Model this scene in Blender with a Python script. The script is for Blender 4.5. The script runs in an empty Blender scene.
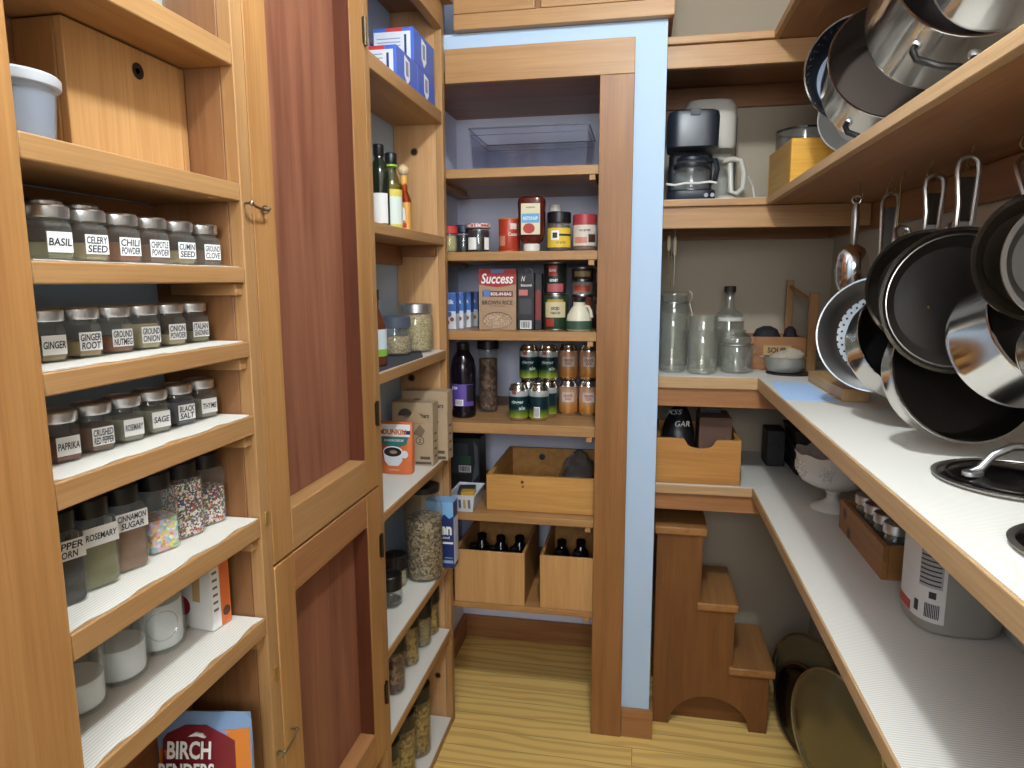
import bpy, bmesh, math, random
from mathutils import Vector, Matrix
random.seed(7)
PI = math.pi
SC = bpy.context.scene
COL = SC.collection
V = Vector

# ------------------------------------------------------------------ materials
def lin(h):
    h = h.lstrip('#')
    out = []
    for i in (0, 2, 4):
        c = int(h[i:i+2], 16)/255
        out.append(c/12.92 if c <= .04045 else ((c+.055)/1.055)**2.4)
    return (*out, 1)

class NT:
    def __init__(s, name):
        s.m = bpy.data.materials.new(name); s.m.use_nodes = True
        s.t = s.m.node_tree; s.b = s.t.nodes['Principled BSDF']; s.out = s.t.nodes['Material Output']
    def n(s, typ, **kw):
        nd = s.t.nodes.new(typ)
        for k, v in kw.items(): setattr(nd, k, v)
        return nd
    def l(s, a, b): s.t.links.new(a, b)

MATS = {}
def plain(name, hexc, rough=.5, metal=0., spec=.5, noise=0.):
    key = ('p', name)
    if key in MATS: return MATS[key]
    k = NT(name); k.b.inputs['Base Color'].default_value = lin(hexc)
    k.b.inputs['Roughness'].default_value = rough; k.b.inputs['Metallic'].default_value = metal
    k.b.inputs['Specular IOR Level'].default_value = spec
    if noise:
        tc = k.n('ShaderNodeTexCoord'); no = k.n('ShaderNodeTexNoise'); no.inputs['Scale'].default_value = 60
        no.inputs['Detail'].default_value = 4
        k.l(tc.outputs['Object'], no.inputs['Vector'])
        mx = k.n('ShaderNodeMixRGB', blend_type='MULTIPLY'); mx.inputs['Fac'].default_value = noise
        mx.inputs['Color1'].default_value = lin(hexc); k.l(no.outputs['Fac'], mx.inputs['Color2'])
        k.l(mx.outputs['Color'], k.b.inputs['Base Color'])
    MATS[key] = k.m
    return k.m

def wood(name, c1, c2, axis='z', rough=.42, fine=1., coarse=1., knots=(), knotcol='#2a150c', bump=.06):
    key = ('w', name, axis)
    if key in MATS: return MATS[key]
    k = NT(name+' grain '+axis)
    tc = k.n('ShaderNodeTexCoord'); oi = k.n('ShaderNodeObjectInfo')
    mul = k.n('ShaderNodeMath', operation='MULTIPLY'); mul.inputs[1].default_value = 7.3
    k.l(oi.outputs['Random'], mul.inputs[0])
    ad = k.n('ShaderNodeVectorMath', operation='ADD')
    k.l(tc.outputs['Object'], ad.inputs[0]); k.l(mul.outputs[0], ad.inputs[1])
    def mapped(cross, along):
        mp = k.n('ShaderNodeMapping'); sc = [cross]*3; sc['xyz'.index(axis)] = along
        mp.inputs['Scale'].default_value = sc; k.l(ad.outputs[0], mp.inputs['Vector']); return mp
    n1 = k.n('ShaderNodeTexNoise'); n1.inputs['Scale'].default_value = 1; n1.inputs['Detail'].default_value = 3
    n1.inputs['Distortion'].default_value = .8; k.l(mapped(26*coarse, 1.6*coarse).outputs[0], n1.inputs['Vector'])
    n2 = k.n('ShaderNodeTexNoise'); n2.inputs['Scale'].default_value = 1; n2.inputs['Detail'].default_value = 2
    k.l(mapped(260*fine, 7*fine).outputs[0], n2.inputs['Vector'])
    cr = k.n('ShaderNodeValToRGB'); cr.color_ramp.elements[0].position = .3; cr.color_ramp.elements[1].position = .72
    cr.color_ramp.elements[0].color = lin(c1); cr.color_ramp.elements[1].color = lin(c2)
    k.l(n1.outputs['Fac'], cr.inputs['Fac'])
    cr2 = k.n('ShaderNodeValToRGB'); cr2.color_ramp.elements[0].position = .3; cr2.color_ramp.elements[1].position = .65
    cr2.color_ramp.elements[0].color = (.72, .70, .68, 1); cr2.color_ramp.elements[1].color = (1, 1, 1, 1)
    k.l(n2.outputs['Fac'], cr2.inputs['Fac'])
    mx = k.n('ShaderNodeMixRGB', blend_type='MULTIPLY'); mx.inputs['Fac'].default_value = .55
    k.l(cr.outputs['Color'], mx.inputs['Color1']); k.l(cr2.outputs['Color'], mx.inputs['Color2'])
    col = mx.outputs['Color']
    for (kx, ky, kz, r) in knots:
        sb = k.n('ShaderNodeVectorMath', operation='DISTANCE'); sb.inputs[1].default_value = (kx, ky, kz)
        k.l(tc.outputs['Object'], sb.inputs[0])
        rp = k.n('ShaderNodeMapRange', interpolation_type='SMOOTHSTEP')
        rp.inputs['From Min'].default_value = r*.55; rp.inputs['From Max'].default_value = r*1.25
        rp.inputs['To Min'].default_value = 1; rp.inputs['To Max'].default_value = 0
        k.l(sb.outputs['Value'], rp.inputs['Value'])
        km = k.n('ShaderNodeMixRGB'); k.l(rp.outputs[0], km.inputs['Fac']); k.l(col, km.inputs['Color1'])
        km.inputs['Color2'].default_value = lin(knotcol); col = km.outputs['Color']
    k.l(col, k.b.inputs['Base Color']); k.b.inputs['Roughness'].default_value = rough
    k.b.inputs['Specular IOR Level'].default_value = .35
    bp = k.n('ShaderNodeBump'); bp.inputs['Strength'].default_value = bump; bp.inputs['Distance'].default_value = .002
    k.l(n2.outputs['Fac'], bp.inputs['Height']); k.l(bp.outputs[0], k.b.inputs['Normal'])
    MATS[key] = k.m
    return k.m

def glass(name, tint='#fafcfb', rough=.03, gloss=1.0, haze=0.):
    key = ('g', name)
    if key in MATS: return MATS[key]
    k = NT(name); k.t.nodes.remove(k.b)
    tr = k.n('ShaderNodeBsdfTransparent'); tr.inputs['Color'].default_value = lin(tint)
    gl = k.n('ShaderNodeBsdfGlossy'); gl.inputs['Roughness'].default_value = rough
    fr = k.n('ShaderNodeLayerWeight'); fr.inputs['Blend'].default_value = .35
    pw = k.n('ShaderNodeMath', operation='POWER'); pw.inputs[1].default_value = 2.2
    k.l(fr.outputs['Facing'], pw.inputs[0])
    mu = k.n('ShaderNodeMath', operation='MULTIPLY_ADD'); mu.inputs[1].default_value = .42*gloss; mu.inputs[2].default_value = .035*gloss; mu.use_clamp = True
    k.l(pw.outputs[0], mu.inputs[0])
    mx = k.n('ShaderNodeMixShader'); k.l(mu.outputs[0], mx.inputs[0]); k.l(tr.outputs[0], mx.inputs[1]); k.l(gl.outputs[0], mx.inputs[2])
    sh = mx.outputs[0]
    if haze:
        df = k.n('ShaderNodeBsdfDiffuse'); df.inputs['Color'].default_value = (.82, .81, .77, 1)
        m2 = k.n('ShaderNodeMixShader'); m2.inputs[0].default_value = haze
        k.l(sh, m2.inputs[1]); k.l(df.outputs[0], m2.inputs[2]); sh = m2.outputs[0]
    k.l(sh, k.out.inputs['Surface'])
    MATS[key] = k.m
    return k.m

def frosted(name, hexc, alpha):
    key = ('f', name)
    if key in MATS: return MATS[key]
    k = NT(name); k.b.inputs['Base Color'].default_value = lin(hexc); k.b.inputs['Roughness'].default_value = .35
    k.b.inputs['Alpha'].default_value = alpha
    MATS[key] = k.m
    return k.m

def granular(name, cols, scale=250, rough=.7):
    """contents of jars: cells in a few colours"""
    key = ('gr', name)
    if key in MATS: return MATS[key]
    k = NT(name); tc = k.n('ShaderNodeTexCoord'); vo = k.n('ShaderNodeTexVoronoi'); vo.inputs['Scale'].default_value = scale
    k.l(tc.outputs['Object'], vo.inputs['Vector'])
    sp = k.n('ShaderNodeSeparateColor'); k.l(vo.outputs['Color'], sp.inputs[0])
    cr = k.n('ShaderNodeValToRGB'); cr.color_ramp.interpolation = 'CONSTANT'
    e = cr.color_ramp.elements
    while len(e) < len(cols): e.new(.5)
    for i, c in enumerate(cols): e[i].position = i/len(cols); e[i].color = lin(c)
    k.l(sp.outputs[0], cr.inputs['Fac']); k.l(cr.outputs['Color'], k.b.inputs['Base Color'])
    k.b.inputs['Roughness'].default_value = rough
    bp = k.n('ShaderNodeBump'); bp.inputs['Strength'].default_value = .5; bp.inputs['Distance'].default_value = .003
    k.l(vo.outputs['Distance'], bp.inputs['Height']); k.l(bp.outputs[0], k.b.inputs['Normal'])
    MATS[key] = k.m
    return k.m

def liner_mat(name, axis):
    k = NT(name); tc = k.n('ShaderNodeTexCoord')
    wv = k.n('ShaderNodeTexWave', bands_direction=axis.upper()); wv.inputs['Scale'].default_value = 62
    wv.inputs['Distortion'].default_value = .0
    k.l(tc.outputs['Object'], wv.inputs['Vector'])
    w2 = k.n('ShaderNodeTexWave', bands_direction='Y' if axis == 'x' else 'X'); w2.inputs['Scale'].default_value = 50
    k.l(tc.outputs['Object'], w2.inputs['Vector'])
    cr = k.n('ShaderNodeValToRGB'); cr.color_ramp.elements[0].position = .1; cr.color_ramp.elements[1].position = .6
    cr.color_ramp.elements[0].color = lin('#cbc3b4'); cr.color_ramp.elements[1].color = lin('#e0ded7')
    k.l(wv.outputs['Fac'], cr.inputs['Fac']); k.l(cr.outputs[0], k.b.inputs['Base Color'])
    k.b.inputs['Roughness'].default_value = .55
    return k.m

PINE = ('#a9703a', '#c48d52')
def pine(axis): return wood('honey pine', '#a07040', '#b48651', axis)
def pale(axis): return wood('pale pine', '#a0764a', '#b2895a', axis)
def dark(axis): return wood('brown plywood', '#8a5c3a', '#a0704a', axis)
def fir(axis): return wood('red fir', '#94633c', '#ab7a4e', axis)
def mahog(axis): return wood('reddish plywood', '#774632', '#98644b', axis, coarse=.9, rough=.5)
def crate_w(axis): return wood('crate pine', '#c08a4a', '#d8a662', axis)
def stool_w(axis): return wood('stool pine', '#6b4322', '#80532b', axis)
WALL = plain('pale blue white paint', '#b0c7e0', .7)
WALLW = plain('warm grey white paint', '#bdb3a2', .75)
LINY = liner_mat('ribbed shelf liner', 'x')
LINX = liner_mat('woven shelf liner', 'y')
STEEL = plain('stainless steel', '#dcdad6', .13, 1.)
STEELB = plain('brushed steel', '#b5b1aa', .32, 1.)
SILVER = plain('silver lid metal', '#dcdcde', .33, 1.)
BLACKP = plain('black plastic', '#141416', .38)
BLACKM = plain('matte black', '#0f0f10', .6)
NONST = plain('dark nonstick', '#2e2924', .36, .25)
PANR = plain('tarnished pan steel', '#6f675c', .26, 1.)
BRASS = plain('aged brass', '#8a744d', .35, 1.)
WHITE = plain('white paper', '#e9e9e6', .6)
WHITEP = plain('white plastic', '#dcd8ce', .4)
INK = plain('black ink', '#1b1b2a', .6)
GLASS = glass('clear glass', haze=.055)
GLASSC = glass('bare clear glass', haze=.015)
GLASSG = glass('faint green glass', '#f8f9f6', .06, 2.2, .05)
HOLE = plain('hole shade brown', '#2a190e', .9)

# ------------------------------------------------------------------ mesh helper
class MB:
    def __init__(s): s.v = []; s.f = []
    def add(s, vs, fs):
        o = len(s.v); s.v += [tuple(p) for p in vs]; s.f += [tuple(i+o for i in f) for f in fs]; return s
    def box(s, x0, y0, z0, x1, y1, z1):
        return s.add([(x0,y0,z0),(x1,y0,z0),(x1,y1,z0),(x0,y1,z0),(x0,y0,z1),(x1,y0,z1),(x1,y1,z1),(x0,y1,z1)],
                     [(0,3,2,1),(4,5,6,7),(0,1,5,4),(1,2,6,5),(2,3,7,6),(3,0,4,7)])
    def loft(s, rings, cap=(True, True), closed=False):
        n = len(rings[0]); vs = [p for r in rings for p in r]; fs = []
        m = len(rings)
        for i in range(m if closed else m-1):
            a = i*n; b = ((i+1) % m)*n
            for j in range(n): fs.append((a+j, a+(j+1) % n, b+(j+1) % n, b+j))
        if not closed:
            if cap[0]: fs.append(tuple(reversed(range(n))))
            if cap[1]: fs.append(tuple(range((m-1)*n, m*n)))
        return s.add(vs, fs)
    def lathe(s, prof, seg=28, c=(0, 0), ph=0., cap=(True, True), closed=False):
        return s.loft([[(c[0]+r*math.cos(ph+2*PI*j/seg), c[1]+r*math.sin(ph+2*PI*j/seg), z) for j in range(seg)]
                       for r, z in [(max(r, 1e-5), z) for r, z in prof]], cap, closed)
    def squircle(s, prof, rot=0., p=6, seg=32, c=(0, 0)):
        """prof rows: half width x, half width y, z, exponent"""
        rings = []
        for row in prof:
            a, b, z = row[:3]; e = row[3] if len(row) > 3 else p; ring = []
            for j in range(seg):
                t = 2*PI*(j+.5)/seg; ct, st = math.cos(t), math.sin(t)
                x = a*math.copysign(abs(ct)**(2/e), ct); y = b*math.copysign(abs(st)**(2/e), st)
                ring.append((c[0]+x*math.cos(rot)-y*math.sin(rot), c[1]+x*math.sin(rot)+y*math.cos(rot), z))
            rings.append(ring)
        return s.loft(rings)
    def prism(s, poly, a, b, axis='z'):
        def P(p, h): return {'z': (p[0], p[1], h), 'y': (p[0], h, p[1]), 'x': (h, p[0], p[1])}[axis]
        return s.loft([[P(p, a) for p in poly], [P(p, b) for p in poly]])
    def tube(s, pts, r, seg=8, closed=False, flat=1.):
        pts = [V(p) for p in pts]; n = len(pts); rings = []
        up = V((0.123, .2, 1)).normalized(); prev = None
        for i, p in enumerate(pts):
            a = pts[(i-1) % n] if (i > 0 or closed) else p
            b = pts[(i+1) % n] if (i < n-1 or closed) else p
            t = (b-a).normalized()
            u = prev - t*prev.dot(t) if prev is not None else up.cross(t)
            if u.length < 1e-4: u = t.orthogonal()
            u.normalize(); prev = u; w = t.cross(u)
            rr = r[i] if isinstance(r, (list, tuple)) else r
            rings.append([p + u*rr*math.cos(2*PI*j/seg) + w*rr*flat*math.sin(2*PI*j/seg) for j in range(seg)])
        return s.loft(rings, closed=closed)
    def sphere(s, c, r, seg=16, sz=1.):
        m = seg//2
        return s.lathe([(r*math.sin(PI*i/m), c[2]+r*sz*-math.cos(PI*i/m)) for i in range(m+1)], seg, (c[0], c[1]))
    def xf(s, M):
        s.v = [tuple(M @ V(p)) for p in s.v]; return s
    def build(s, name, mat, parent=None, bevel=0., smooth=35, loc=None):
        me = bpy.data.meshes.new(name); me.from_pydata(s.v, [], s.f)
        bm = bmesh.new(); bm.from_mesh(me); bmesh.ops.remove_doubles(bm, verts=bm.verts, dist=2e-6)
        bmesh.ops.recalc_face_normals(bm, faces=bm.faces); bm.to_mesh(me); bm.free()
        if smooth:
            for p in me.polygons: p.use_smooth = True
            me.set_sharp_from_angle(angle=math.radians(smooth))
        me.materials.append(mat)
        o = bpy.data.objects.new(name, me); COL.objects.link(o)
        if parent is not None: o.parent = parent
        if loc: o.location = loc
        if bevel:
            b = o.modifiers.new('edge', 'BEVEL'); b.width = bevel; b.segments = 2; b.limit_method = 'ANGLE'
        return o

def box(name, mat, parent, x0, y0, z0, x1, y1, z1, bevel=.0015):
    return MB().box(x0, y0, z0, x1, y1, z1).build(name, mat, parent, bevel)

def tag(o, label, cat, group=None):
    o['label'] = label; o['category'] = cat
    if group: o['group'] = group
    return o
def thing(name, label, cat, loc=(0, 0, 0), rz=0., group=None, rot=None):
    o = bpy.data.objects.new(name, None); COL.objects.link(o); o.empty_display_size = .05
    o.location = loc; o.rotation_euler = rot if rot else (0, 0, rz)
    return tag(o, label, cat, group)
def struct(name, mb, mat, bevel=0.):
    o = mb.build(name, mat, None, bevel); o['kind'] = 'structure'; return o
def lab(o, s): o['label'] = s; return o

# frames on faces: origin, u (to the right when read), v (up), n
class Fr:
    def __init__(s, o, u, v=(0, 0, 1)):
        s.o = V(o); s.u = V(u).normalized(); s.v = V(v).normalized(); s.n = s.u.cross(s.v)
    def p(s, a, b, h=0.): return s.o + s.u*a + s.v*b + s.n*h
def FX(x, y, z): return Fr((x, y, z), (0, 1, 0))          # a face turned to +X
def FY(x, y, z): return Fr((x, y, z), (1, 0, 0))          # a face turned to -Y
def FN(x, y, z): return Fr((x, y, z), (0, -1, 0))         # a face turned to -X

def panel(parent, name, fr, a0, b0, a1, b1, mat, h=.0004):
    vs = [fr.p(a, b, k) for k in (-.0005, h) for a, b in ((a0, b0), (a1, b0), (a1, b1), (a0, b1))]
    return MB().add(vs, [(0,3,2,1),(4,5,6,7),(0,1,5,4),(1,2,6,5),(2,3,7,6),(3,0,4,7)]).build(name, mat, parent, smooth=0)
def poly(parent, name, fr, pts, mat, h=.0006):
    m = MB(); m.loft([[fr.p(a, b, -.0005) for a, b in pts], [fr.p(a, b, h) for a, b in pts]])
    return m.build(name, mat, parent, smooth=0)
def disc(parent, name, fr, a, b, r, mat, h=.0006, sq=1., seg=24):
    return poly(parent, name, fr, [(a+r*math.cos(2*PI*i/seg), b+r*sq*math.sin(2*PI*i/seg)) for i in range(seg)], mat, h)

TXT = {}
def text_mesh(s, bold=0., shear=0.):
    key = (s, bold, shear)
    if key not in TXT:
        cu = bpy.data.curves.new('lettering', 'FONT'); cu.body = s; cu.size = 1; cu.align_x = 'CENTER'; cu.align_y = 'CENTER'
        cu.offset = bold; cu.shear = shear; cu.resolution_u = 3; cu.space_line = .85
        o = bpy.data.objects.new('tmp', cu); COL.objects.link(o)
        dg = bpy.context.evaluated_depsgraph_get(); dg.update()
        me = bpy.data.meshes.new_from_object(o.evaluated_get(dg), depsgraph=dg)
        TXT[key] = ([tuple(v.co) for v in me.vertices], [tuple(p.vertices) for p in me.polygons])
        bpy.data.objects.remove(o); bpy.data.curves.remove(cu); bpy.data.meshes.remove(me)
    return TXT[key]
def text(parent, s, fr, a, b, w, hgt, mat=None, bold=.015, shear=0., h=.0009):
    """lettering fitted to width w and height hgt, centred at (a, b)"""
    vs, fs = text_mesh(s, bold, shear)
    x0 = min(v[0] for v in vs); x1 = max(v[0] for v in vs); y0 = min(v[1] for v in vs); y1 = max(v[1] for v in vs)
    k = w/(x1-x0); ky = hgt/(y1-y0) if hgt else k
    pts = [fr.p(a+(v[0]-(x0+x1)/2)*k, b+(v[1]-(y0+y1)/2)*ky, h) for v in vs]
    return MB().add(pts, fs).build('lettering', mat or INK, parent, smooth=0)
def ctext(parent, s, R, ang, z, w, hgt, mat=None, bold=.015, shear=0., c=(0, 0)):
    vs, fs = text_mesh(s, bold, shear)
    x0 = min(v[0] for v in vs); x1 = max(v[0] for v in vs); y0 = min(v[1] for v in vs); y1 = max(v[1] for v in vs)
    k = w/(x1-x0); ky = hgt/(y1-y0)
    pts = []
    for v in vs:
        t = ang + (v[0]-(x0+x1)/2)*k/R
        pts.append((c[0]+R*math.cos(t), c[1]+R*math.sin(t), z+(v[1]-(y0+y1)/2)*ky))
    return MB().add(pts, fs).build('lettering', mat or INK, parent, smooth=0)
def cband(parent, name, R, a0, a1, z0, z1, mat, c=(0, 0), seg=20, t=.0005):
    """curved label on a round body, angles a0 to a1"""
    o = []
    for i in range(seg+1):
        q = a0+(a1-a0)*i/seg
        o.append([(c[0]+k*math.cos(q), c[1]+k*math.sin(q), z) for k, z in ((R, z0), (R, z1), (R-t, z1), (R-t, z0))])
    return MB().loft(o).build(name, mat, parent)
def barcode(parent, fr, a0, b0, a1, b1):
    p = panel(parent, 'barcode_panel', fr, a0, b0, a1, b1, WHITE, .0006)
    m = MB(); x = a0+(a1-a0)*.08; rnd = random.Random(3)
    while x < a1-(a1-a0)*.1:
        w = (a1-a0)*rnd.choice((.03, .05, .07))
        vs = [fr.p(q, r, .0009) for q, r in ((x, b0+(b1-b0)*.12), (x+w, b0+(b1-b0)*.12), (x+w, b1-(b1-b0)*.1), (x, b1-(b1-b0)*.1))]
        m.add(vs, [(0, 1, 2, 3)]); x += w+(a1-a0)*rnd.choice((.03, .05))
    m.build('barcode', INK, p, smooth=0)

VIEW = math.radians(-100)   # where labels on the far shelves face: towards the aisle

# ------------------------------------------------------------------ room shell
XL = -.585            # front of the left cabinets
YB = 2.037            # face of the door casing
def floor_mat():
    k = NT('oak strip floor'); tc = k.n('ShaderNodeTexCoord')
    br = k.n('ShaderNodeTexBrick'); br.offset = .37; br.inputs['Scale'].default_value = 1
    br.inputs['Brick Width'].default_value = 1.9; br.inputs['Row Height'].default_value = .083
    br.inputs['Mortar Size'].default_value = .0012; br.inputs['Mortar Smooth'].default_value = .2
    br.inputs['Color1'].default_value = (0, 0, 0, 1); br.inputs['Color2'].default_value = (1, 1, 1, 1)
    k.l(tc.outputs['Object'], br.inputs['Vector'])
    mp = k.n('ShaderNodeMapping'); mp.inputs['Scale'].default_value = (1.3, 8, 1)
    sh = k.n('ShaderNodeVectorMath', operation='MULTIPLY_ADD'); sh.inputs[1].default_value = (3, 3, 0)
    k.l(br.outputs['Color'], sh.inputs[0]); k.l(tc.outputs['Object'], sh.inputs[2]); k.l(sh.outputs[0], mp.inputs['Vector'])
    wv = k.n('ShaderNodeTexWave', bands_direction='Y'); wv.inputs['Scale'].default_value = 1.1; wv.inputs['Distortion'].default_value = 14
    wv.inputs['Detail'].default_value = 3; wv.inputs['Detail Scale'].default_value = .7
    k.l(mp.outputs[0], wv.inputs['Vector'])
    cr = k.n('ShaderNodeValToRGB'); cr.color_ramp.elements[0].position = .08; cr.color_ramp.elements[1].position = .5
    cr.color_ramp.elements[0].color = lin('#e2b76a'); cr.color_ramp.elements[1].color = lin('#f4cf7c')
    k.l(wv.outputs['Fac'], cr.inputs['Fac'])
    tn = k.n('ShaderNodeMixRGB', blend_type='MULTIPLY'); tn.inputs['Fac'].default_value = .12
    k.l(cr.outputs[0], tn.inputs['Color1']); k.l(br.outputs['Color'], tn.inputs['Color2'])
    mx = k.n('ShaderNodeMixRGB'); mx.inputs['Color2'].default_value = lin('#4a3016')
    fm = k.n('ShaderNodeMath', operation='MULTIPLY'); fm.inputs[1].default_value = .6; k.l(br.outputs['Fac'], fm.inputs[0]); k.l(fm.outputs[0], mx.inputs['Fac']); k.l(tn.outputs[0], mx.inputs['Color1'])
    k.l(mx.outputs[0], k.b.inputs['Base Color']); k.b.inputs['Roughness'].default_value = .4
    k.b.inputs['Specular IOR Level'].default_value = .3
    return k.m
struct('floor', MB().box(-.80, -1.2, -.05, .72, 2.66, 0), floor_mat())
struct('ceiling', MB().box(-.80, -1.2, 2.50, .72, 2.66, 2.56), plain('ceiling white', '#e4e6e6', .8))
struct('wall_left', MB().box(-.80, -1.2, 0, -.738, 2.66, 2.5), WALL)
struct('wall_right', MB().box(.645, -1.2, 0, .72, 2.66, 2.5), WALLW)
struct('wall_back', MB().box(0.0, 2.585, 0, .645, 2.66, 2.5), plain('corner wall paint with shade', '#b0a28c', .75))  # beige carries the corner's shade; the wall's own paint is the pale one
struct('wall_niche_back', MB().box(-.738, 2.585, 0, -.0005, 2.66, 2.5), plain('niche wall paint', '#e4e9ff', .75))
struct('wall_rear', MB().box(-.80, -1.26, 0, .72, -1.2, 2.5), plain('rear wall paint', '#dfe2e4', .75))
wf = MB()
wf.box(-.738, 2.056, 2.061, -.03, 2.12, 2.1628)          # over the niche
wf.box(-.12, 2.056, 0, -.03, 2.064, 2.0605)
wf.box(-.03, 2.056, 0, .05, 2.585, 2.1628)              # the pier between niche and corner
struct('wall_front', wf, WALL)
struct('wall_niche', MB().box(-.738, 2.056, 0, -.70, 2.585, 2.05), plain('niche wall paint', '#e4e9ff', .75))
struct('trim_1', MB().box(-.70, 2.0645, 2.045, -.0305, 2.5845, 2.0605), dark('x'))
struct('trim_2', MB().box(-.584, YB, 2.022, -.037, 2.056, 2.117), pale('x'), .0015)       # head casing
struct('trim_3', MB().box(-.133, YB, 0, -.037, 2.056, 2.0215), wood('casing pine', '#84582f', '#99693c', 'z'), .0015)     # side casing
struct('trim_4', MB().box(-.133, 2.0565, 0, -.1205, 2.064, 2.0215), fir('z'))
struct('baseboard_front', MB().box(-.0365, 2.042, 0, .062, 2.056, .096).box(.0505, 2.056, 0, .062, 2.13, .096), fir('x'), .001)
struct('baseboard_back', MB().box(-.699, 2.568, 0, -.031, 2.585, .09), fir('x'), .001)
struct('baseboard_left', MB().box(-.70, 2.10, 0, -.683, 2.567, .09), fir('y'), .001)

# ------------------------------------------------------------------ left run: spice shelves, cupboard, open shelves
XB = -.737
def liner(parent, y0, y1, z, mat=LINY, x0=-.733, x1=-.588, wavy=.0):
    rows = []
    n = 14
    for i in range(n+1):
        y = y0+(y1-y0)*i/n; dx = wavy*math.sin(i*1.7+z*9)
        lift = .0012 + abs(wavy)*.09*(1+math.sin(i*1.1+z*5))
        rows.append([(x0, y, z+.0002), (x1+dx, y, z+.0004), (x1+dx, y, z+lift), (x0, y, z+.0014)])
    return MB().loft(rows).build('shelf_liner', mat, parent, smooth=50)
def shelf(parent, y0, y1, zt, zb, mat, x0=XB, x1=XL-.001, lin_=True, wavy=.0015, lx0=None):
    s = box('shelf', mat, parent, x0, y0, zb, x1, y1, zt, .002)
    if lin_: lab(liner(s, y0+.004, y1-.004, zt, wavy=wavy, x1=x1-.004), 'off-white ribbed shelf liner')
    return s

t = thing('spice_shelf_unit', 'open honey pine spice shelf unit with hexagonal jars beside the panelled cupboard doors', 'shelf unit')
side_knots = wood('honey pine with a dark knot', '#7c5331', '#8f6541', 'z', knots=((-.655, .945, .668, .02),))
box('stile', pine('z'), t, -.605, .43, 0, XL, .577, 2.3)
box('stile', pale('z'), t, -.607, .9455, 0, XL, .975, 2.3)
box('side_panel', side_knots, t, XB, .9455, 0, -.6075, .964, 2.3)
box('side_panel', pine('z'), t, XB, .545, 0, -.6055, .5765, 2.3)
for zt, zb, l_ in ((1.786, 1.757, 0), (1.594, 1.568, 0), (1.472, 1.449, 1), (1.361, 1.337, 1), (1.247, 1.217, 1), (1.081, 1.05, 1), (.914, .885, 1), (.632, .607, 0)):
    shelf(t, .578, .945, zt, zb, pale('y'), lin_=bool(l_), wavy=.0035 if 1.3 > zt or l_ else 0)
box('back_panel', dark('y'), t, XB, .578, 1.474, XB+.006, .945, 1.566)
box('back_panel', dark('y'), t, XB, .578, 1.596, XB+.006, .945, 1.755)
box('back_panel', dark('y'), t, XB, .578, .634, XB+.006, .945, .883)
for z in (1.076, .8095):
    lab(box('catch_plate', plain('pale brass', '#b79a5c', .35, .8), t, XL-.002, .957, z-.011, XL+.003, .964, z+.011, .0008), 'small pale brass catch plate')
for zt, x0 in ((1.449, -.70), (1.337, -.70), (1.217, -.70), (1.05, -.72), (.885, -.72)):
    box('cleat', pale('x'), t, x0, .928, zt-.018, -.592, .945, zt-.0003)

t = thing('panelled_cupboard', 'tall pine cupboard with two recessed red-brown panelled doors between the open shelves', 'cupboard')
box('jamb', pale('z'), t, -.607, 1.434, 0, XL, 1.4615, 2.3)
box('side_panel', pine('z'), t, XB, 1.44, 0, -.6075, 1.4615, 2.3)
def door(z0, z1, pz0, pz1, top):
    d = box('door', pine('z'), t, -.622, .9765, z0, XL+.001, 1.039, z1)           # hinge-side and latch-side stiles, rails
    box('stile', pine('z'), d, -.622, 1.361, z0, XL+.001, 1.432, z1)
    lab(box('inner_strip', wood('dark edge strip', '#4a2414', '#5e301c', 'z'), d, -.6175, 1.3583, pz0+.001, XL+.0002, 1.3608, pz1-.001, 0), 'dark red-brown inner edge')  # separate dark red-brown strip over the far stile's inner edge
    box('rail', pale('y') if top else fir('y'), d, -.622, 1.0395, z0, XL+.001, 1.3605, pz0)
    box('rail', fir('y'), d, -.622, 1.0395, pz1, XL+.001, 1.3605, z1)
    lab(box('door_panel', mahog('z'), d, -.626, 1.0395, pz0+.0005, -.618, 1.3605, pz1-.0005), 'red-brown wood grain panel')
    return d
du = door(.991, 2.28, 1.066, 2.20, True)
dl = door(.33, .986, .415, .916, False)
def hook_latch(par, y0, z0, y1, z1):
    m = MB()
    m.tube([(XL+.002, y0, z0), (XL+.012, y0, z0+.001), (XL+.014, y0+.2*(y1-y0), z0+.2*(z1-z0)-.003), (XL+.013, y0+.8*(y1-y0), z0+.8*(z1-z0)-.003), (XL+.013, y1, z1), (XL+.012, y1+.006, z1+.002)], .0018, 8)
    m.sphere((XL+.013, y0, z0), .004, 10)
    ring = [(XL+.007+.006*math.cos(a), y1, z1+.006*math.sin(a)) for a in [2*PI*i/14 for i in range(14)]]
    m.tube(ring, .0014, 6, closed=True)
    m.lathe([(.0045, 0), (.0045, .002)], 12)  # screw eye collar
    m.v[-24:] = [(XL+.002+p[2], y1+p[0], z1+p[1]) for p in m.v[-24:]]
    return lab(m.build('hook_latch', plain('latch metal', '#8d8676', .3, 1.), par), 'small metal hook and eye latch')
hook_latch(du, .951, 1.566, .999, 1.561)
hook_latch(dl, .998, .682, .952, .668)
for z in (1.966, 1.157, .845, .475):
    m = MB().lathe([(.0045, z-.028), (.0045, z+.028)], 10, (XL+.003, 1.434))
    m.box(XL-.0005, 1.424, z-.025, XL+.0022, 1.444, z+.025)
    lab(m.build('hinge', plain('dark hinge', '#4c4234', .4, 1.), t), 'dark butt hinge')

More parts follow.
